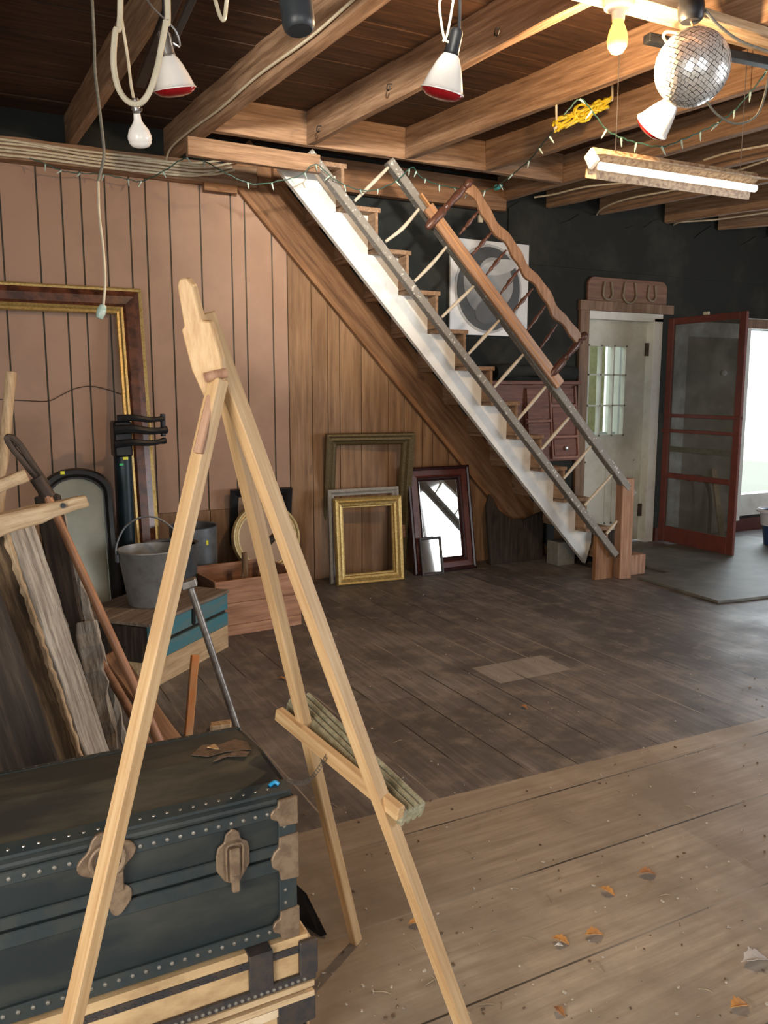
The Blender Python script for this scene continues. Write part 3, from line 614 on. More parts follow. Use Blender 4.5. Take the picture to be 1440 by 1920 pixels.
# sheet on the floor
tag(mk('rubber_mat', prism(B(), [(4.66, 4.64), (4.605, 3.83), (4.8, 3.79), (5.9, 3.7), (7.0, 3.75), (7.0, 5.5), (5.02, 5.5), (5.02, 4.64)], 0.001, 0.02), M_['rubber'], bevel=.002), 'large flat dark grey rubber mat on the floor before the door', 'mat')
# bin
bn = thing('waste_bin', 'blue plastic waste bin with white liner beside the screen door', 'bin', (6.75, 4.98, 0.02))
mk('bucket', lathe(B(), [(0, .02), (.15, .02), (.15, .03), (.19, .33), (.2, .34), (.185, .33), (.14, .04), (0, .04)], 28, Matrix.Translation((6.84, 5.02, 0.003))), M_['bluebag'], bn, smooth=True)
mk('liner', lathe(B(), [(.17, .2), (.183, .325), (.2, .355), (.215, .34), (.216, .325), (.208, .335)], 17, Matrix.Translation((6.83, 5.03, 0.003))), M_['whitebag'], bn, smooth=True)

# ------------------------------------------------------------------ frames leaning on the wall
def lean_m(bl, br, tl):
    bl, br, tl = V(bl), V(br), V(tl); x = (br-bl).normalized(); u = tl-bl; y = (u-x*u.dot(x)).normalized(); z = x.cross(y)
    return Matrix(((x.x, y.x, z.x, bl.x), (x.y, y.y, z.y, bl.y), (x.z, y.z, z.z, bl.z), (0, 0, 0, 1))), (br-bl).length, u.dot(y)
def rect_sweep(bm, W, H, prof):
    """mitred moulding: prof = (inset from the outer edge, height towards the viewer)"""
    rings = []
    for u, h in prof: rings.append([bm.verts.new(V(c)) for c in ((u, u, h), (W-u, u, h), (W-u, H-u, h), (u, H-u, h))])
    rings.append(rings[0])
    for a, b in zip(rings, rings[1:]):
        for i in range(4): bm.faces.new((a[i], a[(i+1) % 4], b[(i+1) % 4], b[i]))
    return bm
def frame(name, label, cat, bl, br, tl, prof, mat, inner=None, innermat=None, innername='glass', extra=()):
    M, W, H = lean_m(bl, br, tl); t = thing(name, label, cat, M=M)
    mk('moulding', rect_sweep(B(), W, H, prof), mat, t, M)
    for nm, p, mt in extra: mk(nm, rect_sweep(B(), W, H, p), mt, t, M)
    if inner is not None: mk(innername, box(B(), (inner-.004, inner-.004, .004), (W-inner+.004, H-inner+.004, .008)), innermat, t, M)
    return t, M, W, H
# ornate olive frame at the back
frame('picture_frame', 'tall tarnished bronze ornate frame, empty, leaning on the wall behind the two smaller frames', 'picture frame',
      at(600, 1078, Z=0.0), at(757, 1066, Z=0.0), at(590, 813, Y=5.74), [(0, 0), (0, .05), (.012, .055), (.03, .045), (.045, .05), (.06, .03), (.08, .022), (.09, .012), (.095, 0)], M_['oldgold'])
frame('picture_frame', 'grey whitewashed picture frame, empty, standing directly behind the gold one', 'picture frame',
      at(618, 1094, Z=0.0), at(748, 1080, Z=0.0), at(603, 919, Y=5.66), [(0, 0), (0, .03), (.02, .036), (.035, .022), (.05, .02), (.055, 0)], M_['greyframe'])
frame('picture_frame', 'bright gold picture frame with fluted moulding standing in front, empty', 'picture frame',
      at(630, 1098, Z=0.0), at(755, 1086, Z=0.0), at(617, 935, Y=5.6), [(0, 0), (0, .035), (.008, .045), (.02, .04), (.03, .044), (.045, .03), (.06, .026), (.066, .012), (.075, .012), (.08, 0)], M_['gold'])
t, M, W, H = frame('mirror', 'dark mahogany framed mirror leaning on the wall under the stairs', 'mirror',
      at(775, 1078, Z=0.0), at(889, 1064, Z=0.0), at(757, 878, Y=5.72), [(0, 0), (0, .04), (.012, .046), (.025, .04), (.03, 0)], M_['mahogany'], .112, M_['mirror'],
      extra=(('red_inner_moulding', [(.028, 0), (.028, .03), (.07, .022), (.085, .03), (.09, 0)], M_['mahoganyred']), ('grey_lip', [(.088, 0), (.088, .034), (.1, .03), (.114, .012), (.116, 0)], M_['mahogany'])))
_bl = at(791, 1080, Z=0.0); _bx = (at(889, 1064, Z=0.0)-at(775, 1078, Z=0.0)).normalized()
_tl = at(777, 1010, Y=_bl.y+.054); M2, W2, H2 = lean_m(_bl, _bl+_bx*.2, _tl)
t2 = thing('mirror', 'small thin dark framed mirror propped in front of the mahogany mirror', 'mirror', M=M2)
mk('moulding', rect_sweep(B(), W2, H2, [(0, 0), (0, .016), (.012, .018), (.02, .01), (.022, 0)]), M_['darkband'], t2, M2)
mk('glass', box(B(), (.018, .018, .002), (W2-.018, H2-.018, .006)), M_['mirror'], t2, M2)
tag(bar('stick', at(764, 1066, Z=0.0)+V((0, .03, 0)), at(755, 985, Y=5.7), .035, .012, M_['crate'], None, (1, 0, 0)), 'short reddish wooden stick leaning between the gold frame and the mahogany mirror', 'stick')
# very big frame at the left: brown moulding with gilt edges
bl, br, tl = V((-0.75, 5.42, 0)), at(312, 1118, Z=0.0), None
br = V((1.19, 5.42, 0)); top = at(290, 545, Y=5.74); tl = V((top.x-(br.x-bl.x), 5.74, top.z))
frame('picture_frame', 'huge empty frame with brown burl moulding and gilt edges leaning on the tan panelling', 'picture frame',
      bl, br, tl, [(.02, 0), (.02, .03), (.06, .045), (.11, .04), (.13, .02), (.13, 0)], M_['burl'],
      extra=(('gilt_outer_edge', [(0, 0), (0, .03), (.01, .036), (.024, .03), (.024, 0)], M_['gold']), ('gilt_inner_edge', [(.125, 0), (.125, .026), (.14, .03), (.15, .018), (.165, .02), (.17, 0)], M_['gold'])))
# dark frame and oval gilt frame behind the crate
frame('picture_frame', 'dark grey picture frame behind the oval gilt frame', 'picture frame',
      at(428, 1098, Z=0.0), at(531, 1090, Z=0.0)+V((.03, 0, 0)), at(418, 918, Y=5.72), [(0, 0), (0, .035), (.03, .03), (.05, .02), (.07, 0)], M_['black'], .06, plain('brown_paper', (.3, .2, .14), .8), 'backing')
oc = at(498, 1008, Y=5.6); ox = at(560, 1005, Y=5.6).x-oc.x; oz = oc.z-at(498, 1072, Y=5.6).z
Mo = Matrix.Translation(oc) @ Matrix.Rotation(math.radians(78), 4, 'X')
ov = thing('oval_frame', 'oval cream gilt picture frame with blank pinkish card, standing behind the wooden crate', 'picture frame', M=Mo)
mk('moulding', lathe(B(), [(1.0, 0), (1.0, .03), (.97, .042), (.93, .04), (.9, .028), (.86, .03), (.82, .014), (.78, .012), (.77, 0), (1.0, 0)], 56, Mo, ox, oz), M_['paleoval'], ov, smooth=True)
mk('card', lathe(B(), [(0, .008), (.78, .008), (.78, .002), (0, .002)], 56, Mo, ox, oz), M_['mat_card'], ov)
lg = tube(B(), [(-.0, -oz*.98, .02), (0, -oz*1.05, .02)], .012, 8, 0); lg.free()
bm = B(); prism(bm, [(-.06, -oz*1.42), (.06, -oz*1.42), (.06, -oz*.94), (-.06, -oz*.94)], .0, .02, Mo); mk('foot', bm, M_['darkwood'], ov)

# arched mirror
c0 = at(75, 1100, Z=0.02); ay = 4.95
al, ar = at(78, 1000, Y=ay).x, at(219, 1000, Y=ay).x; atop = at(145, 878, Y=ay+.1).z
bl, br = V((al, ay-.08, 0)), V((ar, ay-.08, 0)); Ma, Wa, Ha = lean_m(bl, br, V((al, ay+.1, atop)))
def arch(W, H, ins, n=28):
    r = W/2-ins; top = H-ins-r*0.72; P = [(ins, ins)]
    P = [(W-ins, ins)]+[(W/2+r*math.cos(math.pi*i/n), top+r*0.72*math.sin(math.pi*i/n)*1.0) for i in range(n+1)]+[(ins, ins)]
    return P
def sweep2(bm, rings3):
    R = [[bm.verts.new(V(p)) for p in r] for r in rings3]; R.append(R[0])
    for a, b in zip(R, R[1:]):
        for i in range(len(a)): bm.faces.new((a[i], a[(i+1) % len(a)], b[(i+1) % len(a)], b[i]))
    return bm
am = thing('arched_mirror', 'arched mirror in a glossy black frame with cloudy glass, leaning on the tan wall', 'mirror', M=Ma)
mk('moulding', sweep2(B(), [[(x, y, h) for x, y in arch(Wa, Ha, u)] for u, h in ((0, 0), (0, .03), (.015, .05), (.038, .05), (.052, .03), (.06, .03), (.064, 0))]), M_['blackgloss'], am, Ma, smooth=True)
mk('glass', prism(B(), arch(Wa, Ha, .06), .006, .012), M_['dustymirror'], am, Ma)
mk('price_sticker', box(B(), (Wa*.3, Ha-.036, .05), (Wa*.3+.022, Ha-.018, .052)), M_['sticker'], am, Ma)

# black clamp press: teal column with iron jaws
cp = thing('clamp_stand', 'dark teal iron column topped by three black clamp arms beside the huge frame', 'clamp', (at(228, 1110, Z=0).x, 5.2, 0))
px = at(232, 900, Y=5.3)
mk('column', lathe(B(), [(0, 0), (.055, 0), (.055, 1.08), (0, 1.08)], 20, Matrix.Translation((px.x, 5.3, 0))), M_['teal_iron'], cp, smooth=True)
for yy, x0, x1, rr in ((785, 220, 306, .017), (806, 216, 312, .022), (830, 216, 310, .018)):
    a, b = at(x0, yy+(3 if yy == 830 else 0), Y=5.22), at(x1, yy-(4 if yy == 830 else 0), Y=5.22)
    mk('clamp_arm', tube(B(), [a, (a*2+b)/3+V((0, -.03, .006)), (a+b*2)/3+V((0, -.03, -.006)), b], lambda t, r=rr: r*(1.35-.5*t+(.25 if .9 < t else 0)), 8), M_['black'], cp, smooth=True)
a, b = at(226, 783, Y=5.25), at(232, 850, Y=5.27)
mk('jaw_block', box(B(), (px.x-.06, 5.22, b.z-.02), (px.x+.05, 5.36, a.z-.02)), M_['black'], cp, bevel=.012)
a = at(305, 776, Y=5.22); b = at(306, 818, Y=5.22)
mk('screw', tube(B(), [a, (a+b)/2, b], .016, 10), M_['black'], cp, smooth=True)
sp_ = at(235, 858, Y=5.24); mk('yellow_sticker', box(B(), (sp_.x-.014, 5.236, sp_.z-.012), (sp_.x+.016, 5.246, sp_.z+.014)), M_['sticker'], cp)
sp_ = at(228, 871, Y=5.24); mk('green_sticker', box(B(), (sp_.x-.012, 5.236, sp_.z-.006), (sp_.x+.01, 5.246, sp_.z+.006)), M_['greentag'], cp)
# thin wire strung along the panelling
tag(mk('wire', tube(B(), [at(x, y, Y=5.775) for x, y in ((-30, 748), (0, 749), (45, 751), (90, 752), (115, 741), (140, 729), (170, 724), (200, 730), (230, 740), (262, 748))], .003, 6), M_['rust']), 'thin sagging brown wire strung across the tan panelling', 'wire')

# ------------------------------------------------------------------ crates, box, buckets
def obox(M, lo, hi, bm=None): return box(bm or B(), lo, hi, M)
def plan_m(p0, p1):
    x = (V(p1)-V(p0)); x.z = 0; x.normalize(); y = V((-x.y, x.x, 0))
    return Matrix(((x.x, y.x, 0, p0[0]), (x.y, y.y, 0, p0[1]), (0, 0, 1, p0[2]), (0, 0, 0, 1)))
Mc = plan_m(at(566, 1171, Z=0)+V((-.56, -.045, 0)), at(566, 1171, Z=0)); cw, cd, chh = .56, .5, .34
cr = thing('wooden_crate', 'open pinkish wooden crate with box-jointed corners on the floor behind the easel', 'crate', M=Mc)
zz = [0, .065, .2, .34]
for a, b in zip(zz, zz[1:]): mk('front_board', box(B(), (0, 0, a+.001), (cw, .016, b-.001)), M_['crate'], cr, Mc, bevel=.002)
mk('back_board', box(B(), (0, cd-.016, 0), (cw, cd, chh)), M_['crate'], cr, Mc, bevel=.002)
for x in (0, cw-.016): mk('end_board', box(B(), (x, .017, 0), (x+.016, cd-.017, chh)), M_['crate_in'], cr, Mc, bevel=.002)
mk('bottom', box(B(), (.017, .017, .01), (cw-.017, cd-.017, .022)), M_['crate'], cr, Mc)
# curled leather-like strap standing in the crate
pA = [at(x, y, Y=5.05) for x, y in ((486, 1115), (494, 1060), (500, 1022), (512, 1008), (520, 995), (522, 982))]
tag(mk('wooden_hames', tube(B(), pA, lambda t: .02-.006*math.cos(t*7), 10), M_['darkwood'], smooth=True), 'dark curved wooden piece sticking up out of the pinkish crate', 'wood piece')
pA = [at(x, y, Y=4.98) for x, y in ((455, 1112), (459, 1070), (458, 1036))]
tag(mk('wooden_stub', tube(B(), pA, lambda t: .03-.012*t, 8), M_['hewn'], smooth=True), 'short brown stub standing in the left of the pinkish crate', 'wood piece')

Mb = plan_m((0.79, 3.965, 0), (1.33, 4.46, 0)); bw, bd = .73, .46
# base board box beneath the blue chest
tag(mk('wooden_tray', box(box(box(box(B(), (0, 0, 0), (bw, .018, .13)), (0, bd, 0), (bw, bd+.018, .13)), (0, .018, 0), (.018, bd, .13)), (bw-.018, .018, 0), (bw, bd, .13)), M_['canvas_slat'], M=Mb @ Matrix.Translation((0, -.01, 0)), bevel=.002), 'pale unpainted shallow wooden tray under the blue slatted box', 'tray')
bb = thing('blue_box', 'low wooden box with blue painted slatted front and hinged lid, carrying the galvanised bucket', 'box', M=Mb)
mk('front_slat', box(B(), (0, -.012, .225), (bw, .006, .315)), M_['bluepaint'], bb, Mb, bevel=.002)
mk('front_slat', box(B(), (0, -.012, .132), (bw, .006, .205)), M_['bluepaint'], bb, Mb, bevel=.002)
bm = box(box(box(B(), (0, .008, .132), (bw, .03, .31)), (0, bd-.02, .132), (bw, bd, .31)), (0, .03, .132), (.02, bd-.02, .31)); box(bm, (bw-.02, .03, .132), (bw, bd-.02, .31)); box(bm, (0.02, .03, .132), (bw-.02, bd-.02, .15))
mk('carcass', bm, M_['darkwood'], bb, Mb)
lid = B()
for i in range(4): box(lid, (-.01, -.02+i*.122, .317), (bw+.01, -.02+i*.122+.119, .335))
M_['lidwood'] = wood('dusty_lid_wood', (0.12, 0.085, 0.06), (0.2, 0.155, 0.12), (0.29, 0.235, 0.19), 'X', 50, 14, 0.8, 0.4)
mk('lid', lid, M_['lidwood'], bb, Mb, bevel=.002)
mk('hasp', prism(B(), [(.36, .24), (.375, .225), (.39, .24), (.385, .32), (.365, .32)], -.02, -.013, Mb @ XZ()), M_['black'], bb)
# small open box at the left of the blue box
Ms = plan_m(at(150, 1275, Z=0.0)+V((-.09, 0, 0)), at(240, 1269, Z=0.0)+V((-.09, 0, 0))); 
sbx = thing('open_box', 'small dark open wooden box on the floor left of the blue box', 'box', M=Ms)
mk('front_board', box(B(), (0, 0, 0), (.3, .012, .17)), M_['hewn'], sbx, Ms, bevel=.002)
mk('back_board', box(B(), (0, .2, 0), (.3, .212, .17)), M_['mahoganyred'], sbx, Ms, bevel=.002)
for x in (0, .288): mk('end_board', box(B(), (x, .013, 0), (x+.012, .199, .17)), M_['hewn'], sbx, Ms, bevel=.002)
# buckets
bc = at(287, 1140, Z=.335); bc.y += .1; bc.x += .02
bc = V((bc.x, bc.y, .336))
bu = thing('bucket', 'galvanised bucket with raised wire handle standing on the blue box', 'bucket', bc)
Mk = Matrix.Translation(bc)
mk('body', lathe(B(), [(0, .004), (.115, .004), (.116, 0), (.122, .006), (.165, .285), (.17, .29), (.17, .297), (.162, .297), (.16, .285), (.118, .012), (0, .012)], 36, Mk), M_['galv'], bu, smooth=True)
mk('handle', tube(B(), [bc+V(p) for p in ((-.172, 0, .255), (-.17, .01, .32), (-.12, .03, .41), (-.03, .05, .455), (.06, .05, .44), (.14, .03, .37), (.172, 0, .27))], .005, 8), M_['galv_dark'], bu, smooth=True)
for s in (-1, 1): mk('ear', box(B(), (bc.x+s*.17-.008, bc.y-.018, bc.z+.235), (bc.x+s*.17+.008, bc.y+.018, bc.z+.28)), M_['galv_dark'], bu, bevel=.004)
for (cx, cy, yy, r, h, nm, lb) in ((362, 984, 5.35, .155, .5, 'steel_tub', 'taller dark galvanised pail behind the bucket, beside the huge frame'),):
    c = at(cx, cy, Y=yy); cz = c.z
    g = thing(nm, lb, 'pail', (c.x, yy, 0)); Mg = Matrix.Translation((c.x, yy, 0))
    mk('body', lathe(B(), [(0, .0), (r*.9, .0), (r*.95, .02), (r, cz-.01), (r*1.06, cz), (r*.96, cz-.005), (r*.88, .03), (0, .03)], 32, Mg), M_['galv_dark'], g, smooth=True)
c = at(336, 1016, Y=5.0)+V((-.05, 0, 0))
g = thing('steel_pail', 'dark galvanised pail with black interior and yellow sticker, just right of the bucket', 'pail', (c.x, 5.0, 0)); Mg = Matrix.Translation((c.x, 5.0, 0)); r = .155; cz = c.z
mk('body', lathe(B(), [(0, 0), (r*.92, 0), (r*.95, .02), (r, cz-.01), (r*1.05, cz), (r*.94, cz-.01), (r*.9, .03), (0, .03)], 32, Mg), M_['galv_dark'], g, smooth=True)
mk('inner_lining', lathe(B(), [(0, .035), (r*.88, .035), (r*.93, cz-.012), (r*.92, cz-.012), (r*.86, .04), (0, .04)], 32, Mg), M_['black'], g, smooth=True)
s_ = at(386, 1016, Y=4.88); mk('price_sticker', box(B(), (s_.x-.007, 4.845, s_.z-.014), (s_.x+.006, 4.852, s_.z+.014)), M_['sticker'], g)
# black round thing and cans in shadow
for i, (x, y, r, h, lb) in enumerate(((140, 1190, .08, .28, 'dark cylindrical can standing in shadow before the arched mirror'), (196, 1185, .06, .2, 'smaller dark can in shadow at the right of the other can'))):
    c = at(x, y, Z=0.0); tag(mk('metal_can', lathe(B(), [(0, 0), (r, 0), (r, h), (r*.9, h), (r*.3, h+.03), (r*.3, h+.07), (0, h+.07)], 24, Matrix.Translation(c)), M_['black'], smooth=True), lb, 'can')

# ------------------------------------------------------------------ timber pile at the left
tp = 2.35
def stick(name, label, cat, a, b, w, d, mat, hint=(1, 0, 0), rough=0, seg=1, **k):
    return tag(bar(name, a, b, w, d, mat, None, hint, k.pop('bevel', .004), rough, seg, **k), label, cat)
hx, ny = V((.75, -.65, 0)), V((.65, .75, 0))
r0, r1 = at(148, 1408, Y=2.5), at(6, 986, Y=2.68); r0 = r0+(r0-r1)*(r0.z/(r1.z-r0.z))
cw_, cd_ = .2, .12
c0_, c1_ = r0-hx*cw_/2+ny*cd_/2, r1-hx*cw_/2+ny*cd_/2
post = thing('hewn_post', 'thick rough-hewn leaning post with a pale weathered face at the left edge', 'timber', c0_)
bar('timber', c0_, c1_, cw_, cd_, M_['hewndark'], post, hx, .01, .003, 18)
bar('weathered_face', r0+ny*cd_*.5+hx*.009, r1+ny*cd_*.5+hx*.009, .014, cd_*.98, M_['greywood'], post, hx, .003, .0025, 26)
bar('chewed_edge', r0-ny*.004+hx*.002, r1-ny*.004+hx*.002, .018, .016, M_['hewnlight'], post, hx, .003, .0035, 60)
# second, darker timber and planks behind it
def from_px(x0, y0, Y0, x1, y1, Y1):
    a, b = at(x0, y0, Y=Y0), at(x1, y1, Y=Y1); f = a+(a-b)*(a.z/(b.z-a.z)) if a.z > 0 else a
    return f, b
f, b = from_px(170, 1380, 2.95, 88, 930, 3.2)
stick('plank', 'dark rough plank leaning behind the hewn post', 'plank', f, b, .085, .05, M_['darkwood'], (1, -.2, 0), .004, 12)
f, b = from_px(235, 1390, 3.0, 108, 955, 3.22)
stick('plank', 'weathered grey cracked plank leaning between the hewn post and the handle', 'plank', f, b, .03, .05, M_['greywood'], (1, -.2, 0), .007, 22)
f, b = from_px(200, 1395, 2.8, 162, 1165, 2.95)
stick('plank', 'short weathered grey split plank at the foot of the hewn post', 'plank', f, b, .07, .03, M_['greywood'], (1, -.2, 0), .008, 16)
f, b = from_px(312, 1376, 2.95, 205, 1225, 3.12)
stick('plank', 'dark brown board slanting down behind the trunk', 'plank', f, b, .07, .03, M_['stringer_wood'], (1, .2, 0), .003, 6)
f, b = from_px(262, 1385, 2.85, 142, 1172, 3.15)
tag(mk('tool_handle', tube(B(), [f, f*.66+b*.34+V((.01, 0, .012)), f*.33+b*.67+V((.01, 0, .015)), b], .016, 10), M_['crate_in'], smooth=True), 'curved brown wooden handle between the plank and the orange-brown handle', 'handle')
# orange-brown handle with the iron head
f, b = from_px(293, 1378, 2.72, 82, 915, 3.0)
hd = thing('long_handled_tool', 'long orange-brown handled tool with looped iron head leaning over the hewn post', 'tool', f)
mk('handle', tube(B(), [f, (f+b)/2, b], lambda t: .017-.003*t, 12), M_['copper'], hd, smooth=True)
q = lambda x, y, Y=3.0: at(x, y, Y=Y)
mk('iron_loop', tube(B(), [q(88, 915), q(60, 885), q(40, 860), q(22, 838), q(14, 822), q(22, 820), q(38, 835), q(60, 868), q(88, 908)], .011, 8), M_['rust'], hd, smooth=True)
mk('ferrule', tube(B(), [q(68, 895), q(92, 932)], .024, 12, 0), M_['rust'], hd, smooth=True)
# cross pieces on the pile
a, b = at(-70, 1003, Y=2.62), at(163, 938, Y=2.62)
stick('fence_rail', 'pale hewn rail with bored end lying across the top of the pile', 'rail', a, b, .078, .06, M_['hewnlight'], (0, 0, 1), .003, 10, w1=.032, d1=.04)
mk('bolt_hole', tube(B(), [at(118, 948, Y=2.585), at(118, 948, Y=2.6)], .008, 10, 0), M_['black']).parent = None
o = bpy.data.objects['bolt_hole']; rail = bpy.data.objects['fence_rail']; o.parent = rail; o.matrix_local = WM['fence_rail'].inverted()
a, b = at(-60, 935, Y=2.85), at(50, 890, Y=2.85)
stick('fence_rail', 'upper pale split rail end jutting in at the left edge', 'rail', a, b, .04, .04, M_['hewnlight'], (0, 0, 1), .003, 8)
f, b = from_px(-22, 1120, 3.2, 21, 698, 3.3)
tag(mk('turned_stick', tube(B(), [f, (f*2+b)/3, (f+b*2)/3-V((0, 0, .02)), b], lambda t: .026-.007*t+(-.008 if .74 < t < .78 else 0), 10, 10), M_['hewnlight'], smooth=True), 'tall pale whittled pole standing at the far left edge', 'pole')
f, b = from_px(75, 1420, 2.3, -25, 1180, 2.42)
stick('plank', 'grey weathered board end at the far left behind the black trunk', 'plank', f, b, .04, .06, M_['greywood'], (1, -.2, 0), .004, 10)
f, b = from_px(30, 1440, 2.2, -90, 1090, 2.4)
stick('plank', 'almost black board at the far left behind the trunk', 'plank', f, b, .2, .03, M_['darkwood'], (1, -.2, 0), .003, 8)
# square-headed iron bar, orange stick, wood chunk
f = at(452, 1392, Z=0.0); b = at(355, 1100, Y=3.3)
f = V((1.02, 3.0, 0)); f = at(470, 1440, Z=0.0)
b = at(355, 1096, Y=f.y+.1)
ib = thing('iron_bar', 'tall steel bar with a square head leaning on the back of the black trunk', 'bar', f)
mk('shaft', tube(B(), [f, b], .014, 10, 0), M_['steelbar'], ib, smooth=True)
d = (b-f).normalized(); bar('square_head', b-d*.012, b+d*.02, .058, .058, M_['steelbar'], ib, (1, -.3, 0), .004)
f = at(353, 1382, Z=0.0); b = at(366, 1228, Y=f.y+.06)
stick('stake', 'broken orange-stained wooden stake standing beside the black trunk', 'stake', f, b, .035, .02, M_['orange'], (1, 0, 0), .001, 4)
c = at(412, 1368, Z=0.0); tag(mk('wood_offcut', prism(B(), [(-.05, -.02), (.04, -.03), (.06, .02), (-.03, .03)], 0, .03, Matrix.Translation(c)), M_['hewnlight'], bevel=.003), 'small pale wood offcut lying behind the black trunk', 'offcut')

# ------------------------------------------------------------------ trunks
def studs(bm, pts, r=.0045, M=None):
    M = M or Matrix()
    for p in pts:
        lathe(bm, [(r, 0), (r*.8, r*.5), (0, r*.75)], 8, M @ Matrix.Translation(p) @ Matrix.Rotation(math.pi/2, 4, 'X'))
TY = 1.5
# upper trunk
tx1, tx0 = .572, -.17; tz0, tz1 = .325, .638; seam = .505; dep = .36
ut = thing('steamer_trunk', 'black-teal studded steamer trunk with brass latches lying on top of the tan one', 'trunk', ((tx0+tx1)/2, TY+dep/2, tz0))
mk('body', box(B(), (tx0, TY, tz0), (tx1, TY+dep, seam-.002)), M_['trunkdark'], ut, bevel=.004)
lidm = B(); prism(lidm, [(TY-.004, seam+.001), (TY-.004, tz1-.012), (TY+.012, tz1+.006), (TY+dep/2, tz1+.02), (TY+dep-.012, tz1+.006), (TY+dep, tz1-.012), (TY+dep, seam+.001)], tx0-.002, tx1+.002, YZ())
lidp = mk('lid', lidm, M_['trunkdark'], ut, bevel=.003)
e = B(); prism(e, [(TY+.02, tz1+.0075), (TY+.03, tz1+.0095), (TY+dep/2, tz1+.0215), (TY+dep-.03, tz1+.0095), (TY+dep-.02, tz1+.006), (TY+dep/2, tz1+.018)], tx0, tx1-.01, YZ()); mk('lid_covering', e, M_['dustylid'], lidp)
e = B()
for a, b in (((tx0, TY-.009, tz0), (tx1+.004, TY+.004, tz0+.032)), ((tx0, TY-.008, seam-.034), (tx1+.003, TY+.003, seam-.004)), ((tx0, TY-.011, seam+.004), (tx1+.004, TY-.003, seam+.028)), ((tx0, TY-.011, tz1-.046), (tx1+.004, TY-.003, tz1-.02))): box(e, a, b)
mk('edge_strips', e, M_['trunkedge'], ut, bevel=.002)
e = B(); box(e, (tx1-.032, TY-.012, tz0+.03), (tx1+.006, TY+.01, tz1-.01)); box(e, (tx1-.004, TY, tz0), (tx1+.006, TY+.03, tz1-.01)); mk('corner_strip', e, M_['trunkedge'], ut, bevel=.002)
e = B(); n = 28
studs(e, [(tx0+.01+i*(tx1-tx0-.04)/n, TY-.009, tz0+.02) for i in range(n)]); mk('lower_stud_row', e, M_['stud'], ut, smooth=True)
e = B(); studs(e, [(tx0+.01+i*(tx1-tx0-.04)/n, TY-.011, tz1-.033) for i in range(n)]); mk('upper_stud_row', e, M_['stud'], lidp, smooth=True)
e = B(); studs(e, [(tx1-.02, TY-.012, tz0+.05+i*.028) for i in range(9)], .004); mk('corner_stud_row', e, M_['stud'], ut, smooth=True)
e = B()
for i in range(n):
    for yy, zz_ in ((TY+.014, tz1+.0065), (TY+dep-.016, tz1+.0065)): lathe(e, [(.004, 0), (.0032, .002), (0, .003)], 8, Matrix.Translation((tx0+.01+i*(tx1-tx0-.03)/n, yy, zz_)))
mk('lid_studs', e, M_['stud'], lidp, smooth=True)
e = B(); prism(e, [(TY+.0, tz1+.004), (TY+.03, tz1+.013), (TY+.03, tz1+.008), (TY+.0, tz1-.002)], tx0, tx1, YZ()); mk('lid_front_binding', e, M_['trunkedge'], lidp)
e = B(); prism(e, [(TY+dep-.03, tz1+.0115), (TY+dep-.004, tz1+.006), (TY+dep-.004, tz1), (TY+dep-.03, tz1+.006)], tx0, tx1, YZ()); mk('lid_back_binding', e, M_['trunkedge'], lidp)
def blob(cx, cz, rx, rz, y0, y1, wob=.25, n=22, k=5, ph=0):
    return [(cx+rx*(1+wob*math.sin(k*2*math.pi*i/n+ph))*math.cos(2*math.pi*i/n), cz+rz*(1+wob*math.sin(k*2*math.pi*i/n+ph))*math.sin(2*math.pi*i/n)) for i in range(n)]
for cz, h in ((tz0+.03, .034), (seam-.002, .05), (tz1-.036, .03)):
    mk('corner_cap', prism(B(), [(tx1-.03, cz-h*.95), (tx1-.034, cz-h*.5), (tx1-.048, cz-h*.3), (tx1-.05, cz+h*.05), (tx1-.044, cz+h*.35), (tx1-.034, cz+h*.5), (tx1-.032, cz+h*.95), (tx1+.009, cz+h), (tx1+.009, cz-h)], TY-.017, TY-.008, XZ()), M_['rustbrass'], ut, bevel=.002, label='rusty brass corner cap')
# torn patch on the lid
Mt = Matrix.Translation((.475, TY+.235, tz1+.0195)) @ Matrix.Rotation(math.radians(-4.2), 4, 'X') @ Matrix.Scale(.72, 4)
mk('torn_patch', prism(B(), [(-.07, -.03), (-.03, -.07), (.03, -.06), (.1, -.085), (.11, -.02), (.085, .03), (.03, .01), (-.02, .035)], 0, .002, Mt), M_['rustpaper'] if 'rustpaper' in M_ else plain('torn_brown_lining', (.17, .11, .07), .8, 0, (.07, .05, .035), 40, .8), lidp)
mk('torn_patch', prism(B(), [(-.03, -.12), (.02, -.1), (.07, -.13), (.09, -.1), (.06, -.075), (.0, -.085)], 0, .002, Mt), plain('bare_lid_board', (.2, .14, .1), .8, 0, (.07, .05, .035), 60, .8), lidp)
mk('curled_flap', prism(B(), [(-.02, -.015), (.05, -.05), (.085, .01), (.01, .02)], .004, .006, Mt @ Matrix.Rotation(math.radians(14), 4, 'Y')), M_['canvas'], lidp)
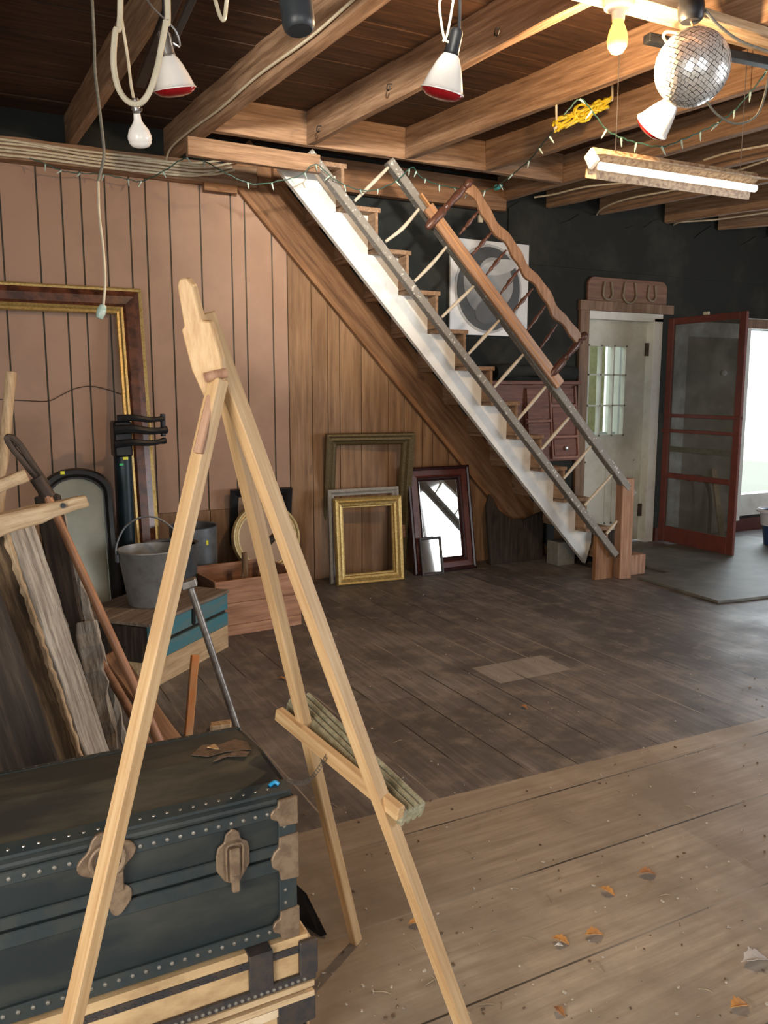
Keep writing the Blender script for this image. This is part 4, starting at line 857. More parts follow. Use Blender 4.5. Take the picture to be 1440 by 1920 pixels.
# latch at the right
lt = at(437, 1600, Y=TY-.015); lx, lz = lt.x, lt.z
la = mk('draw_latch', prism(B(), [(lx-.034, lz), (lx-.03, lz+.018), (lx-.017, lz+.026), (lx-.014, lz+.042), (lx, lz+.052), (lx+.014, lz+.042), (lx+.017, lz+.026), (lx+.03, lz+.018), (lx+.034, lz), (lx+.034, lz-.03), (lx+.018, lz-.056), (lx, lz-.066), (lx-.018, lz-.056), (lx-.034, lz-.03)], TY-.016, TY-.009, XZ()), M_['rustbrass'], ut, bevel=.002, label='rusty brass draw latch')
e = box(box(B(), (lx-.011, TY-.03, lz-.055), (lx+.011, TY-.018, lz+.016)), (lx-.008, TY-.034, lz-.075), (lx+.008, TY-.02, lz-.04))
mk('latch_lever', e, M_['rustbrass'], la, bevel=.003)
mk('latch_bail', tube(B(), [(lx-.016, TY-.024, lz-.05), (lx-.017, TY-.026, lz), (lx-.014, TY-.026, lz+.024), (lx+.014, TY-.026, lz+.024), (lx+.017, TY-.026, lz), (lx+.016, TY-.024, lz-.04)], .0025, 6, 3), M_['rustbrass'], la, smooth=True)
lt = at(200, 1610, Y=TY-.015); lx, lz = lt.x, lt.z
lk = mk('lock_plate', prism(B(), blob(lx, lz, .046, .046, 0, 0, .16, 40, 4, .8), TY-.018, TY-.009, XZ()), M_['rustbrass'], ut, bevel=.002, label='round rusty brass lock with scalloped plate')
mk('lock_ring', tube(B(), [(lx+.03*math.cos(a*math.pi/8), TY-.022, lz+.03*math.sin(a*math.pi/8)) for a in range(17)], .005, 8, 2), M_['rustbrass'], lk, smooth=True)
mk('lock_knob', lathe(B(), [(.02, 0), (.018, .008), (0, .012)], 20, Matrix.Translation((lx, TY-.018, lz)) @ Matrix.Rotation(math.pi/2, 4, 'X')), M_['stud'], lk, smooth=True)
mk('keyhole_plate', prism(B(), blob(lx+.018, lz-.085, .022, .032, 0, 0, .12, 24, 3, 1), TY-.016, TY-.009, XZ()), M_['rustbrass'], ut, bevel=.002)
mk('hasp_tongue', box(B(), (lx+.008, TY-.02, lz-.07), (lx+.028, TY-.01, lz-.03)), M_['rustbrass'], ut, bevel=.002)
c_ = at(517, 1474, Y=TY); tag(mk('blue_clip', tube(B(), [V((.533, TY+.02, tz1+.011)), V((.546, TY+.022, tz1+.015)), V((.553, TY+.017, tz1+.011))], .004, 8), plain('bright_blue_plastic', (.02, .35, .7), .3), smooth=True), 'tiny bright blue plastic bit on the front corner of the black trunk', 'clip')

# lower trunk
bx0, bx1, bz1, bdp = -.2, .602, .318, .4; BY = 1.485
lt_ = thing('steamer_trunk', 'torn tan canvas steamer trunk with dark studded bands, beneath the black one', 'trunk', ((bx0+bx1)/2, BY+bdp/2, 0))
mk('body', box(B(), (bx0, BY, 0.0), (bx1, BY+bdp, .2)), M_['canvas'], lt_, bevel=.006)
ll = mk('lid', box(B(), (bx0, BY-.006, .204), (bx1+.004, BY+bdp, bz1)), M_['canvas'], lt_, bevel=.008)
e = B(); box(e, (bx0, BY-.014, .203), (bx1+.006, BY-.004, .216)); box(e, (bx0, BY-.014, .18), (bx1+.006, BY, .193)); mk('lid_slats', e, M_['canvas_slat'], lt_, bevel=.002)
e = B(); box(e, (bx0, BY-.018, .222), (bx1+.008, BY-.005, .241)); box(e, (bx0, BY-.012, bz1-.03), (bx1+.006, BY-.002, bz1-.014)); mk('studded_bands', e, M_['darkband'], ll, bevel=.003)
e = B(); studs(e, [(bx0+i*.0135, BY-.018, .231) for i in range(59)], .0045); mk('stud_row', e, M_['stud'], ll, smooth=True)
e = B(); studs(e, [(bx0+i*.0175, BY-.012, bz1-.022) for i in range(45)], .0035); mk('stud_row', e, M_['darkband'], ll, smooth=True)
e = B(); box(e, (.465, BY-.02, .235), (.515, BY-.006, bz1-.0)); box(e, (.465, BY-.02, bz1-.004), (.515, BY+.05, bz1+.003)); mk('metal_strap', e, M_['darkband'], ll, bevel=.002)
e = B(); box(e, (bx1-.028, BY-.019, .236), (bx1+.012, BY-.004, bz1-.004)); mk('corner_band', e, M_['darkband'], ll, bevel=.003)
e = B(); prism(e, [(bx1-.075, .178), (bx1+.008, .182), (bx1+.008, .125), (bx1-.035, .12), (bx1-.04, .098), (bx1-.075, .1)], BY-.012, BY+.002, XZ()); mk('corner_patch', e, M_['darkband'], lt_, bevel=.002)
e = B(); box(e, (bx1-.03, BY-.012, 0), (bx1-.012, BY, .12)); mk('side_strip', e, M_['rust'], lt_, bevel=.002)
e = B(); box(e, (.432, BY-.012, .0), (.448, BY, .165)); mk('leather_strip', e, M_['mahoganyred'], lt_, bevel=.003)
e = B(); xs_ = [bx0+i*.03 for i in range(27)]
pts = [(x, .175) for x in xs_]+[(x, .165-.012*random.random()-(.05 if i % 9 == 4 else 0)) for i, x in reversed(list(enumerate(xs_)))]
prism(e, pts, BY-.008, BY-.002, XZ()); mk('torn_canvas_edge', e, plain('pale_torn_canvas', (.72, .58, .4), .8, 0, (.55, .4, .24), 20, .6), lt_)
# black blade leaning on the back of the trunks
a = [at(552, 1655, Y=1.98), at(574, 1676, Y=1.95), at(612, 1752, Z=.01), at(600, 1756, Z=.0), at(548, 1725, Y=1.98)]
pm = B(); n1 = (a[1]-a[0]).cross(a[3]-a[0]).normalized()*.008
v0 = [pm.verts.new(p) for p in a]; v1 = [pm.verts.new(p+n1) for p in a]; pm.faces.new(v0); pm.faces.new(v1[::-1])
for i in range(5): pm.faces.new((v0[i], v0[(i+1) % 5], v1[(i+1) % 5], v1[i]))
tag(mk('shovel_blade', pm, M_['black'], bevel=.001), 'pointed black steel blade leaning on the right end of the trunks', 'blade')

# ------------------------------------------------------------------ easel
A = at(412, 705, Y=1.40)
def leg_to_floor(p, d): return p+d*(p.z/-d.z)
FR = at(885, 2000, Z=0.0); 
# right leg: on the photograph it runs (378,580) -> (868,1920)
rT = at(383, 588, Y=1.405)
rF = at(893, 1990, Z=0.0)
M2_ = at(668, 1765, Z=0.0)
es = thing('easel', 'tall three-legged pine artist easel with a canvas ledge standing on the plank floor', 'easel', (.6, 1.45, 0))
fn = (M2_-A).cross(rF-A).normalized()
if fn.x < 0: fn = -fn
LN = V((-.88, -.47, 0))
bar('front_leg', rF, rT, .036, .023, M_['pine'], es, LN, .0025)
bar('front_leg', M2_, at(424, 738, Y=1.43), .028, .023, M_['pine'], es, LN, .0025)
lT = at(407, 722, Y=1.375); dl = at(150, 1850, Y=1.26)-lT; lF = leg_to_floor(lT, dl)
bar('rear_leg', lF, lT+(lT-lF).normalized()*.01, .026, .027, M_['pine'], es, LN, .0025)
hp1, hp0 = at(349, 521, Y=1.385), at(404, 742, Y=1.395)
Mh = frame_m(hp0, hp1, (.75, -.55, 0)); L = (hp1-hp0).length
pts = [(-.016, 0), (.018, 0), (.03, L*.3), (.026, L*.62), (.012, L*.64), (.012, L*.93), (.004, L), (-.008, L), (-.014, L*.95), (-.02, L*.62), (-.026, L*.6), (-.026, L*.25)]
mk('head_block', prism(B(), pts, -.011, .011, Mh @ Matrix(((1, 0, 0, 0), (0, 0, 1, 0), (0, 1, 0, 0), (0, 0, 0, 1)))), M_['pine'], es, bevel=.002)
a, b = at(384, 708, Y=1.37), at(424, 699, Y=1.37); mk('hinge_dowel', tube(B(), [a, b], .0085, 12, 0), M_['newel'], es, smooth=True)
a, b = at(398, 742, Y=1.368), at(372, 850, Y=1.345); bar('leg_splice', b, a, .016, .012, M_['newel'], es, (.8, -.75, 0), .002)
# ledge across the two front legs
zL = at(744, 1520, Y=1.31)
def leg_pt(F_, T_, z): t = (z-F_.z)/(T_.z-F_.z); return F_+(T_-F_)*t
z1 = None
la_, lb_ = at(525, 1336, D=2.0), at(748, 1522, D=1.66)
tR = leg_pt(rF, rT, .5)
# height where the right leg passes pixel row 1520
best = min([i/400 for i in range(400)], key=lambda z: abs(_up.dot(leg_pt(rF, rT, z)-CAM)/_fw.dot(leg_pt(rF, rT, z)-CAM)*F-(CY-1520)))
RR = leg_pt(rF, rT, best); bestm = min([i/400 for i in range(1, 400)], key=lambda z: abs(_up.dot(leg_pt(M2_, A, z)-CAM)/_fw.dot(leg_pt(M2_, A, z)-CAM)*F-(CY-1372)))
MM = leg_pt(M2_, A, bestm)
out = V((fn.x, fn.y, 0)).normalized()
dd = (MM-RR).normalized()
DR, DM = _fw.dot(RR-CAM)-.035, _fw.dot(MM+dd*.1-CAM)-.035
bar('ledge_back_bar', at(752, 1526, D=DR), at(522, 1337, D=DM), .022, .03, M_['pine'], es, out, .003)
lg0, lg1 = RR+out*.045-dd*.03, MM+out*.045+dd*.1
ld = bar('ledge', lg0, lg1, .07, .03, M_['fluted'], es, out, .005)
Mf = frame_m(lg0, lg1, out); LL = (lg1-lg0).length; e = B()
for u in (-.024, -.008, .008, .024):
    tube(e, [Mf @ V((u, -.015, .002)), Mf @ V((u, -.015, LL-.002))], .006, 8, 0); tube(e, [Mf @ V((u, .015, .002)), Mf @ V((u, .015, LL-.002))], .006, 8, 0)
mk('fluting', e, M_['fluted'], ld, smooth=True)
# stretched chain from the ledge to the rear leg
cA, cB = at(612, 1418, D=(DR+DM)/2), V((.572, TY+.02, tz1+.016))
e = B(); nn = 22
for i in range(nn):
    t = i/nn; p = cA.lerp(cB, t)+V((0, 0, -.03*math.sin(math.pi*t))); tube(e, [p+V((-.004, 0, 0)), p+V((0, .003, .004)), p+V((.005, 0, 0)), p+V((0, -.003, -.004)), p+V((-.004, 0, 0))], .0009, 5, 0)
mk('chain', e, M_['steelbar'], es)

# ------------------------------------------------------------------ hanging from the ceiling
def hang(pts, r, mat, nm, label, cat='cord', **k): return tag(mk(nm, tube(B(), pts, r, 8), mat, smooth=True), label, cat)
# cable bundle along the plate
cab = [[(-20, 263), (60, 272), (150, 285), (260, 298), (350, 309), (420, 303), (445, 296)], [(-20, 268), (70, 277), (160, 292), (270, 304), (370, 316), (430, 308), (450, 300)],
       [(-20, 274), (60, 283), (170, 298), (280, 311), (380, 322), (435, 314)], [(-20, 279), (80, 290), (180, 304), (290, 318), (390, 327), (440, 318)], [(-20, 256), (60, 268), (170, 290), (300, 300), (390, 311)], [(-20, 285), (90, 296), (200, 311), (300, 322), (370, 326), (425, 312)]]
for i, c in enumerate(cab): tag(mk('electrical_cable', tube(B(), [at(x, y+(i-2.5)*1.2, Y=5.665-.004*i) for x, y in c], .0075, 8), M_['cable'], smooth=True), 'cream sheathed cable in the bundle running along the wall plate', 'cable', 'cables bundled along the wall plate')
# long grey cord with lamp socket
pd = [(172, -12), (176, 60), (178, 130), (186, 200), (194, 270), (194, 300), (184, 340), (186, 400), (194, 470), (197, 530), (194, 572)]
gc = thing('pendant_cord', 'long thin grey twisted cord hanging at the left with a small socket at its end', 'cord', at(194, 572, D=3.2))
P = [at(x, y, D=3.2) for x, y in pd]; P[0] = V((P[0].x, P[0].y, 2.97))
P[0] = V((P[1].x, P[1].y+.02, 3.158)); 
mk('cord', tube(B(), P[:7], .006, 8), M_['greycord'], gc, smooth=True); mk('lower_cord', tube(B(), P[6:], .005, 8), M_['hose'], gc, smooth=True)
a, b = at(194, 572, D=3.2), at(186, 597, D=3.2); mk('socket', tube(B(), [a, (a+b)/2, b], lambda t: .012+.006*math.sin(t*3.1), 10), M_['minibulb'], gc, smooth=True)
# thick loop of cord
D = 2.1
lp = [(240, -60), (226, -10), (216, 60), (213, 120), (222, 165), (240, 190), (262, 194), (280, 172), (294, 130), (303, 85), (311, 40), (314, -10), (316, -60)]
P = [at(x, y, D=D) for x, y in lp]; P[0].z = 3.158; P[-1].z = 3.158
hang(P, .0075, M_['hose'], 'cord_loop', 'thick yellowed cord hanging in a long loop beside the small bulb')
_a, _b = at(396, -60, D=2.4), at(426, -60, D=2.4)
hang([V((_a.x, _a.y, 3.158)), _a, at(405, 5, D=2.4), at(418, 38, D=2.4), at(424, 10, D=2.4), _b, V((_b.x, _b.y, 3.158))], .006, M_['hose'], 'cord_loop', 'short yellowed loop of cord at the top edge left of the dark lamp head')

def hook_up(parent, x, y, D, mat, z=2.97, r=.004, nm='cord', mid=()):
    P = [at(x, y, D=D)]+[at(a, b, D=D) for a, b in mid]; q = P[-1].copy(); q.z = z; P.append(q)
    return mk(nm, tube(B(), P, r, 8), mat, parent, smooth=True)
def par_lamp(label, nx, ny, bx, by, D, scale=1.0, socket=None, red=True, tilt=.035):
    """reflector flood bulb: neck end at (nx, ny), face centre at (bx, by)"""
    a, b = at(nx, ny, D=D), at(bx, by, D=D+tilt); M = frame_m(a, b, (1, .01, 0)); L = (b-a).length
    t = thing('heat_lamp' if red else 'reflector_bulb', label, 'lamp', M=M, group=None)
    k = scale
    mk('glass_body', lathe(B(), [(.016*k, 0), (.02*k, L*.3), (.03*k, L*.42), (.05*k, L*.6), (.06*k, L*.8), (.061*k, L*.93), (.055*k, L)] if not red else [(.018*k, L*.0), (.026*k, L*.1), (.036*k, L*.3), (.047*k, L*.6), (.055*k, L*.86), (.058*k, L*.95), (.061*k, L*.97), (.061*k, L), (.055*k, L)], 32), M_['lampwhite'], t, M, smooth=True)
    mk('red_face' if red else 'clear_face', lathe(B(), [(.058*k, L*.985), (.056*k, L*1.05), (.043*k, L*1.16), (.022*k, L*1.21), (0, L*1.22)], 32), M_['lampred'] if red else M_['lampwhite'], t, M, smooth=True)
    s = mk('socket', lathe(B(), [(0, -.06*k), (.014*k, -.06*k), (.019*k, -.05*k), (.02*k, -.005*k), (.022*k, 0), (.017*k, .012*k)], 20), socket or M_['chrome'], t, M, smooth=True)
    return t, M, a
t, M, a = par_lamp('white bodied heat lamp with red face hanging upright at the left of the ceiling', 315, 104, 328, 168, 2.3, 1.0)
P = [M @ V(p) for p in ((.02, 0, -.03), (.036, .01, -.02), (.03, .012, -.06), (-.01, 0, -.11), (-.025, -.01, -.14))]
mk('clamp_wire', tube(B(), P, .003, 6), M_['chrome'], t, smooth=True)
q1 = at(308, 60, D=2.3); q0 = V((q1.x, q1.y, 3.158)); mk('cord', tube(B(), [M @ V((0, 0, -.055)), q1, q0], .004, 8), M_['black'], t, smooth=True)
t, M, a = par_lamp('white bodied heat lamp with red rim hanging tilted in the middle of the ceiling', 846, 100, 829, 172, 2.3, 1.03, M_['black'])
P = [at(x, y, D=2.28) for x, y in ((842, 80), (832, 68), (824, 12), (830, -4), (848, -2), (848, 12), (838, 66), (830, 78))]
mk('clamp_wire', tube(B(), P, .0035, 6), M_['spindle'], t, smooth=True); hook_up(t, 855, 72, 2.3, M_['black'], 3.158, .005, mid=((862, 20),))
t, M, a = par_lamp('white bodied heat lamp with red face tilted to the left under the mirror ball', 1262, 190, 1222, 238, 3.5, 1.33, M_['black'], tilt=.09)
ceil_pt = V((a.x+.08, a.y+.06, 3.158)); mk('cord', tube(B(), [M @ V((0, 0, -.075)), M @ V((.0, 0, -.13)), ceil_pt], .005, 8), M_['black'], t, smooth=True)
t, M, a = par_lamp('small clear reflector bulb hanging below the cord loop at the left', 256, 208, 263, 266, 2.2, .52, M_['chrome'], red=False)
mk('neck_clamp', tube(B(), [at(x, y, D=2.2) for x, y in ((247, 205), (255, 203), (266, 206))], .005, 8), M_['rust'], t, smooth=True)
P = [at(x, y, D=2.2) for x, y in ((254, 200), (246, 160), (240, 110), (232, 60), (226, 20), (222, -20))]; P.append(V((P[-1].x, P[-1].y, 3.158)))
mk('cord', tube(B(), P, .004, 8), M_['cable'], t, smooth=True)

# track lights
def track(nm, label, a, b, w=.045, h=.035, cat='track light'):
    t = thing(nm, label, cat, a); bar('rail', a, b, w, h, M_['black'], t, (0, 0, 1) if False else (1, .3, 0), .003)
    return t
a, b = at(262, 158, Z=2.93), at(350, -60, Z=2.93)
t = track('track_light_rail', 'black track lighting rail fixed under the joists at the left', a, b)
bar('side_rail', a+V((.06, 0, .0)), b+V((.06, 0, 0)), .03, .03, M_['teal_iron'], t, (1, .3, 0), .003)
a, b = at(1212, 72, Z=2.9), at(1500, 130, Z=2.9)
t = track('track_light_rail', 'black track lighting rail fixed under the joists behind the mirror ball', a, b)
mk('cable_loop', tube(B(), [at(x, y, Z=2.87) for x, y in ((1250, 80), (1244, 68), (1250, 60), (1270, 62), (1285, 70))], .006, 8), M_['cable'], t, smooth=True)
c = at(560, 20, D=2.0); a, b = at(548, -40, D=2.0), at(562, 58, D=2.0)
t = thing('spotlight', 'dark grey rounded spotlight housing hanging down at the top edge', 'spotlight', a)
M = frame_m(b, a, (1, 0, 0)); L = (a-b).length
mk('housing', lathe(B(), [(0, 0), (.03, 0), (.037, .006), (.04, .02), (.04, L), (0, L)], 24), plain('charcoal_lamp_housing', (.03, .036, .042), .4, 0, (.05, .055, .06), 10, .4, .02), t, M, smooth=True)
mk('stem', tube(B(), [a, V((a.x, a.y, 3.158))], .012, 10, 0), M_['black'], t, smooth=True)

# lit bulb on the cross board
bp = at(1158, 68, Y=2.6); bt = thing('light_bulb', 'glowing amber light bulb in a porcelain holder under the cross board', 'light bulb', (bp.x, bp.y, 2.92))
Mb2 = Matrix.Translation((bp.x, bp.y, bp.z-.065))
zt = 2.925-(bp.z-.065)
mk('bulb_glass', lathe(B(), [(0, 0), (.022, .006), (.036, .026), (.04, .05), (.034, .08), (.022, .11), (.018, .13)], 24, Mb2), M_['bulbglow'], bt, smooth=True)
mk('holder', lathe(B(), [(0, .12), (.024, .12), (.026, .15), (.055, .165), (.06, .185), (.06, max(zt, .19)), (0, max(zt, .19))], 24, Mb2), M_['lampwhite'], bt, smooth=True)
pl = bpy.data.lights.new('bulb_light', 'POINT'); pl.energy = 78; pl.color = (1, .66, .36); pl.shadow_soft_size = .045
po = bpy.data.objects.new('bulb_light', pl); COL.objects.link(po); po.location = (bp.x, bp.y, bp.z-.12)
# mirror ball
mb = at(1298, 127, Y=2.42); R = 68/F*(_fw.dot(mb-CAM))
ballt = thing('mirror_ball', 'shiny silver mirror ball hanging from its black motor under the cross board', 'mirror ball', mb)
Mm = Matrix.Translation(mb) @ Matrix.Rotation(.5, 4, 'X') @ Matrix.Rotation(.35, 4, 'Y')
mk('core', lathe(B(), [(R*.985*math.sin(math.pi*i/16), -R*.985*math.cos(math.pi*i/16)) for i in range(17)], 32, Mm), M_['black'], ballt, smooth=True)
e = B(); NL = 28
for i in range(NL):
    t0, t1 = math.pi*(i+.06)/NL, math.pi*(i+.94)/NL; tm = (t0+t1)/2; nseg = max(4, int(2*NL*math.sin(tm)))
    for j in range(nseg):
        p0, p1 = 2*math.pi*(j+.05)/nseg, 2*math.pi*(j+.95)/nseg
        tilt = V((random.uniform(-1, 1), random.uniform(-1, 1), random.uniform(-1, 1)))*.0009
        vs = []
        for (t_, p_) in ((t0, p0), (t0, p1), (t1, p1), (t1, p0)):
            v = V((math.sin(t_)*math.cos(p_), math.sin(t_)*math.sin(p_), -math.cos(t_)))*R
            vs.append(e.verts.new(Mm @ (v+tilt*random.uniform(.5, 1.5))))
        e.faces.new(vs)
mk('mirror_tiles', e, M_['brightmat'], ballt)
mk('motor', lathe(B(), [(0, 0), (.035, 0), (.045, .01), (.05, .05), (.04, .1), (0, .1)], 24, Matrix.Translation((mb.x, mb.y+.02, 2.83))), M_['black'], ballt, smooth=True)
mk('hanger', tube(B(), [V((mb.x, mb.y, mb.z+R)), V((mb.x, mb.y+.02, 2.835))], .004, 8, 0), M_['copper'], ballt, smooth=True)
# fluorescent fixture
FY = 3.06; a, b = at(1112, 303, Y=FY), at(1420, 345, Y=FY); b.z = a.z+(b.z-a.z)*.6
ff = thing('fluorescent_light', 'long rusty fluorescent strip light with one tube hanging under the joists at the right', 'ceiling light', (a+b)/2+V((0, 0, .06)))
M_['rustfix'] = plain('rust_flecked_white_enamel', (.5, .36, .22), .5, 0, (.2, .1, .05), 45, .8, .15, lo=.45, hi=.6)
Mx = frame_m(a, b, (0, 0, 1)) @ Matrix.Rotation(math.radians(-32), 4, 'Z'); L = (b-a).length     # local X up, local Y = towards -Y or +Y
mk('channel', box(B(), (.02, -.03, 0), (.06, .03, L)), M_['rustfix'], ff, Mx, bevel=.003)
mk('reflector', prism(B(), [(.03, -.03), (-.022, -.075), (-.026, -.072), (.024, -.02), (.024, .02), (-.026, .072), (-.022, .075), (.03, .03)], .0, L), M_['rustfix'], ff, Mx)
mk('end_cap', box(B(), (-.02, -.03, -.012), (.055, .03, .012)), M_['paint_white'], ff, Mx, bevel=.004)
mk('tube', tube(B(), [(-.022, 0, .03), (-.022, 0, L-.03)], .018, 14, 0), M_['tubeglow'], ff, Mx, smooth=True)
for t_ in (.12, .88):
    p = a.lerp(b, t_); mk('hanging_wire', tube(B(), [p+V((0, 0, .055)), V((p.x, p.y, 3.16))], .002, 6, 0), M_['chrome'], ff)

# yellow extension cord bundle on two hooks
yt = thing('extension_cord', 'yellow extension cord gathered in a loose bundle on hooks below a joist', 'cord', at(1090, 215, Y=3.74))
e = B(); yP = lambda x, y: at(x, y, Y=3.74)
for j in range(6):
    pts = []
    for i in range(15):
        t_ = i/14; x = 1042+t_*100; y = 236-t_*44; pts.append(yP(x+random.uniform(-3, 3), y+math.sin(t_*math.pi*2+j*1.1)*9+random.uniform(-3, 3))+V((0, random.uniform(-.03, .03), 0)))
    tube(e, pts, .0075, 7, 4)
tube(e, [yP(1088+16*math.cos(k_*.8), 214+16*math.sin(k_*.8))+V((0, (k_ % 3)*.01-.03, 0)) for k_ in range(18)], .006, 7, 4)
mk('cord_bundle', e, M_['yellowcord'], yt, smooth=True)
for x, y0_, y1_ in ((1041, 240, 197), (1146, 188, 153)):
    p, q_ = yP(x-2, y0_), yP(x+2, y1_); q_ = V((q_.x, q_.y, max(q_.z, 2.97))); mk('hook', tube(B(), [p, p+V((.015, 0, .01)), q_], .006, 8), M_['cable'], yt, smooth=True)

# strings of mini lights
bulb_me = None
def light_string(label, px, r=.0035, every=2):
    P = [at(x, y, Y=yy) for x, y, yy in px]
    t = thing('string_lights', label, 'string lights', P[0]); SP = smooth_path(P, 5)
    mk('wire', tube(B(), [p+V((0, 0, .003*math.sin(i*2.2))) for i, p in enumerate(SP)], r, 6, 0), M_['greenwire'], t, smooth=True)
    global bulb_me
    for i in range(every, len(SP)-1, every):
        if bulb_me is None:
            bm = lathe(B(), [(0, 0), (.005, 0), (.0055, -.016), (.004, -.02), (.0045, -.03), (.001, -.045), (0, -.046)], 8)
            o = mk('mini_bulb', bm, M_['minibulb'], t, smooth=True); bulb_me = o.data
        else:
            o = bpy.data.objects.new('mini_bulb', bulb_me); COL.objects.link(o); o.parent = t
        M = Matrix.Translation(SP[i]) @ Matrix.Rotation(random.uniform(-.9, .9), 4, 'Y') @ Matrix.Rotation(random.uniform(-.6, .6), 4, 'X'); o.matrix_local = WM[t.name].inverted() @ M
light_string('green wired string of mini lights drooping along the wall plate at the left', [(55, 297, 5.6), (85, 307, 5.6), (115, 320, 5.6), (150, 325, 5.6), (195, 327, 5.6), (240, 336, 5.6), (265, 340, 5.6), (305, 322, 5.5), (350, 295, 5.4), (382, 302, 5.3), (425, 326, 5.2)], every=5)
light_string('green wired string of mini lights draped over the top of the stair railings', [(425, 326, 5.0), (475, 345, 4.96), (530, 338, 4.95), (565, 328, 4.94), (592, 308, 4.92), (625, 335, 4.92), (660, 352, 4.92), (700, 357, 4.92), (742, 340, 4.9), (772, 314, 4.88), (787, 330, 4.88), (817, 345, 4.88), (852, 352, 4.88), (885, 361, 4.86), (925, 352, 4.7), (954, 332, 4.4), (992, 301, 4.0), (1015, 272, 3.7), (1040, 243, 3.35)], every=4)
light_string('green wired string of mini lights swagging under the mirror ball towards the right', [(1058, 215, 3.3), (1087, 186, 3.25), (1110, 208, 3.2), (1137, 243, 3.15), (1165, 258, 3.1), (1193, 267, 3.08), (1240, 275, 3.02), (1277, 263, 3.0), (1313, 247, 3.0), (1347, 230, 3.0), (1377, 207, 3.0), (1407, 173, 2.95), (1437, 133, 2.9), (1460, 90, 2.9)], every=5)
g_ = at(934, 352, Y=4.68); tag(mk('wire_connector', tube(B(), [g_+V((-.02, 0, 0)), g_, g_+V((.03, 0, .02))], lambda t: .02-.012*t, 10), plain('teal_plastic', (.05, .3, .28), .4), smooth=True), 'teal green plug connector on the string lights by the headboard post', 'connector')
hang([at(x, y, D=2.9) for x, y in ((1325, 190), (1345, 215), (1380, 232), (1415, 220), (1432, 185), (1445, 120), (1450, 60))], .004, M_['greycord'], 'cord_loop', 'thin grey cord drooping to the right of the mirror ball')
hang([at(x, y, Z=2.88) for x, y in ((1322, 20), (1350, 50), (1390, 78), (1445, 98))], .006, M_['greycord'], 'cord_loop', 'grey flex running right from the mirror ball motor')
# cables stapled to joists
def jc(pts, lb): return tag(mk('electrical_cable', tube(B(), pts, .007, 8), M_['cable'], smooth=True), lb, 'cable')
jc([V((1.374+.0725*(5.78-yy), yy, zz_)) for yy, zz_ in ((5.72, 2.9), (5.6, 2.985), (5.2, 3.0), (4.7, 2.99), (4.2, 3.005), (3.6, 2.99), (3.0, 3.01), (2.4, 2.99), (1.8, 3.005), (1.0, 3.0))], 'cream cable stapled along the joist above the stair-head plank')
jc([at(x, y, Z=2.97) for x, y in ((1002, 370), (1040, 364), (1100, 350), (1190, 340), (1260, 322))], 'cream cable along the first joist beyond the stair opening')
jc([at(x, y, Z=2.965) for x, y in ((1115, 412), (1128, 392), (1180, 372), (1290, 350), (1440, 300))], 'cream cable sagging between the joists below the strip light')
jc([at(x, y, Z=2.965) for x, y in ((1258, 435), (1270, 418), (1340, 412), (1440, 398))], 'cream cable dropping from the farthest joists over the tar paper')
jc([at(x, y, Z=2.965) for x, y in ((1320, 300), (1370, 285), (1440, 272))], 'cream cable above the right end of the strip light')
# hooks in the joists
for x, y, xx, lb in ((600, 243, 2.12, 'small black hook screwed in the joist above the stair head'), (732, 165, 2.2, 'thin black hook in the middle of the same joist'), (935, 62, 2.33, 'black bent hook in the joist right of the middle heat lamp')):
    p = at(x, y, X=xx-JW); tag(mk('hook', tube(B(), [p+V((.01, 0, .02)), p+V((-.015, 0, .015)), p+V((-.02, 0, -.01)), p+V((-.02, -.02, -.02)), p+V((-.018, -.03, -.002))], .0035, 6), M_['black'], smooth=True), lb, 'hook')

# ------------------------------------------------------------------ on the floor
def leaf(x, y, s, rot, lb, mat=None, cat='leaf', nm='dry_leaf'):
    c = at(x, y, Z=0); M = Matrix.Translation(c+V((0, 0, .004))) @ Matrix.Rotation(rot, 4, 'Z') @ Matrix.Rotation(.15, 4, 'X')
    bm = B(); n = 12; top = []; L_, R_ = [], []
    for i in range(n+1):
        t = i/n; w = s*.28*math.sin(math.pi*min(1, t*1.05+.02))*(1+.25*math.sin(i*2.3)); z = s*.12*math.sin(t*3)
        L_.append(bm.verts.new(M @ V((-w, (t-.5)*s, z+abs(w)*.5)))); R_.append(bm.verts.new(M @ V((w, (t-.5)*s, z+abs(w)*.35)))); top.append(bm.verts.new(M @ V((0, (t-.5)*s, z))))
    for i in range(n):
        bm.faces.new((L_[i], L_[i+1], top[i+1], top[i])); bm.faces.new((top[i], top[i+1], R_[i+1], R_[i]))
    o = mk(nm, bm, mat or M_['leaf']); sm = o.modifiers.new('thickness', 'SOLIDIFY'); sm.thickness = .0012
    return tag(o, lb, cat)
M_['leafo'] = plain('orange_dry_leaf', (.55, .27, .07), .6, 0, (.35, .15, .04), 60, .6, .2)
leaf(1137, 1675, .05, .5, 'orange curled dry leaf, upper left one of the three by the floor cobweb', M_['leafo'])
leaf(1050, 1768, .05, .7, 'orange-brown dry leaf lying beside a white chip on the near floor', M_['leafo'])
leaf(1113, 1757, .06, 1.3, 'long orange dry leaf, right of the leaf with the white chip', M_['leafo'])
leaf(1212, 1642, .06, 1.2, 'crumpled red-brown dry leaf, rightmost on the middle near floor')
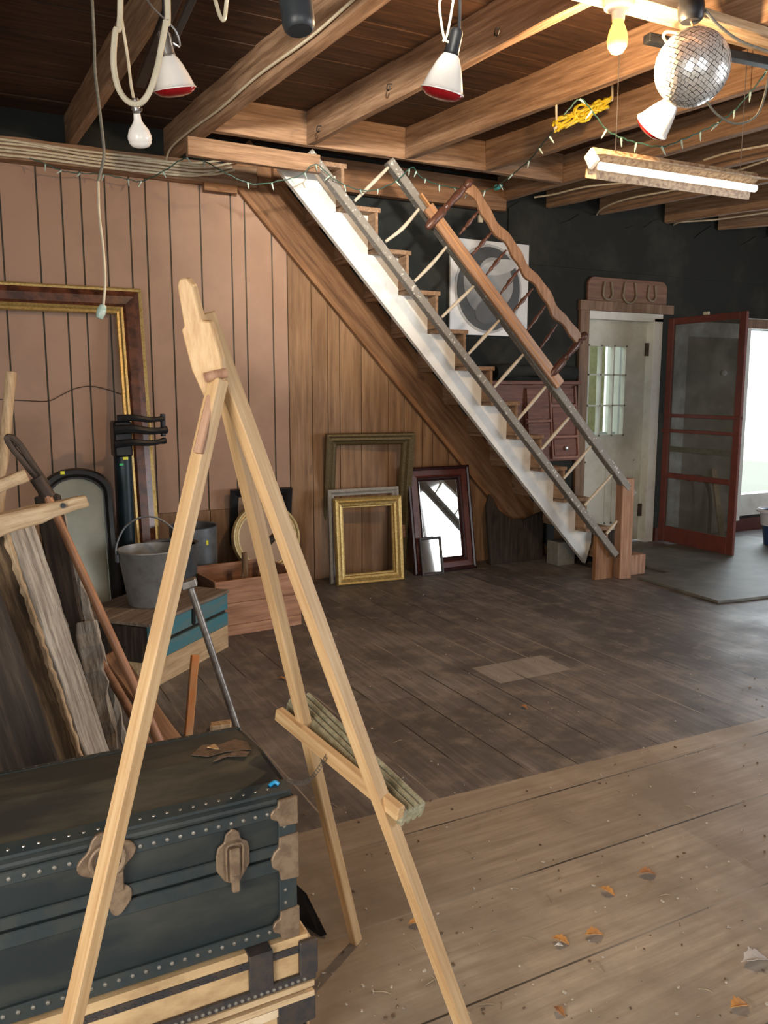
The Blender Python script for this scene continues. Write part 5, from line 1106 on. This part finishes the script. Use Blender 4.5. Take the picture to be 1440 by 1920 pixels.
leaf(778, 1735, .045, 1.4, 'dry leaf lying left of the easel front leg', M_['leafo'])
leaf(1385, 1890, .06, 1.5, 'light brown dry leaf at the bottom right corner', M_['leafo'])
leaf(1048, 1900, .035, .2, 'small dark dry leaf at the bottom edge of the floor')
leaf(982, 1328, .04, .3, 'small reddish dry leaf alone on the dark far boards')
leaf(528, 1275, .05, 1.0, 'dark curled leaf between the easel legs on the far floor')
leaf(1415, 1805, .09, 1.4, 'crumpled pale grey paper scrap at the right edge of the floor', plain('crumpled_paper', (.5, .47, .45), .8), 'paper', 'paper_scrap')
leaf(1048, 1776, .022, 1.2, 'tiny white chip beside the orange leaf', M_['paint_white'], 'chip', 'paint_chip')
# crumbs and grit
bm = B()
for i in range(330):
    x, y = random.uniform(560, 1440), random.uniform(1110, 1915); c = at(x, y, Z=0)
    if c.y > 5.2 or (c.x > 4.5 and c.y > 3.6): continue
    s = random.uniform(.0012, .004); Mr = Matrix.Translation(c+V((0, 0, s*.6))) @ Matrix.Rotation(random.uniform(0, 3), 4, 'Z')
    box(bm, (-s, -s*.7, -s*.5), (s*random.uniform(.8, 2.2), s*.7, s*.4), Mr)
o = tag(mk('floor_grit', bm, plain('grit_and_chips', (.5, .45, .38), .8, 0, (.12, .08, .05), 9, 1, 0, lo=.48, hi=.52)), 'pale grit and tiny chips scattered over the plank floor', 'grit'); o['kind'] = 'stuff'
bm = B()
for i in range(60):
    x, y = random.uniform(430, 1440), random.uniform(1150, 1910); c = at(x, y, Z=0)
    if c.y > 5.0 or (c.x > 4.5 and c.y > 3.6): continue
    a_ = random.uniform(0, 3.1); L_ = random.uniform(.015, .05); d_ = V((math.cos(a_), math.sin(a_), 0))*L_
    tube(bm, [c+V((0, 0, .002)), c+d_*.5+V((.004, 0, .004)), c+d_+V((0, 0, .002))], .0011, 5, 2)
o = tag(mk('straw_bits', bm, plain('dry_straw', (.4, .33, .22), .8, 0, (.2, .15, .1), 9, 1, 0)), 'bits of straw and twig scattered over the plank floor', 'straw'); o['kind'] = 'stuff'
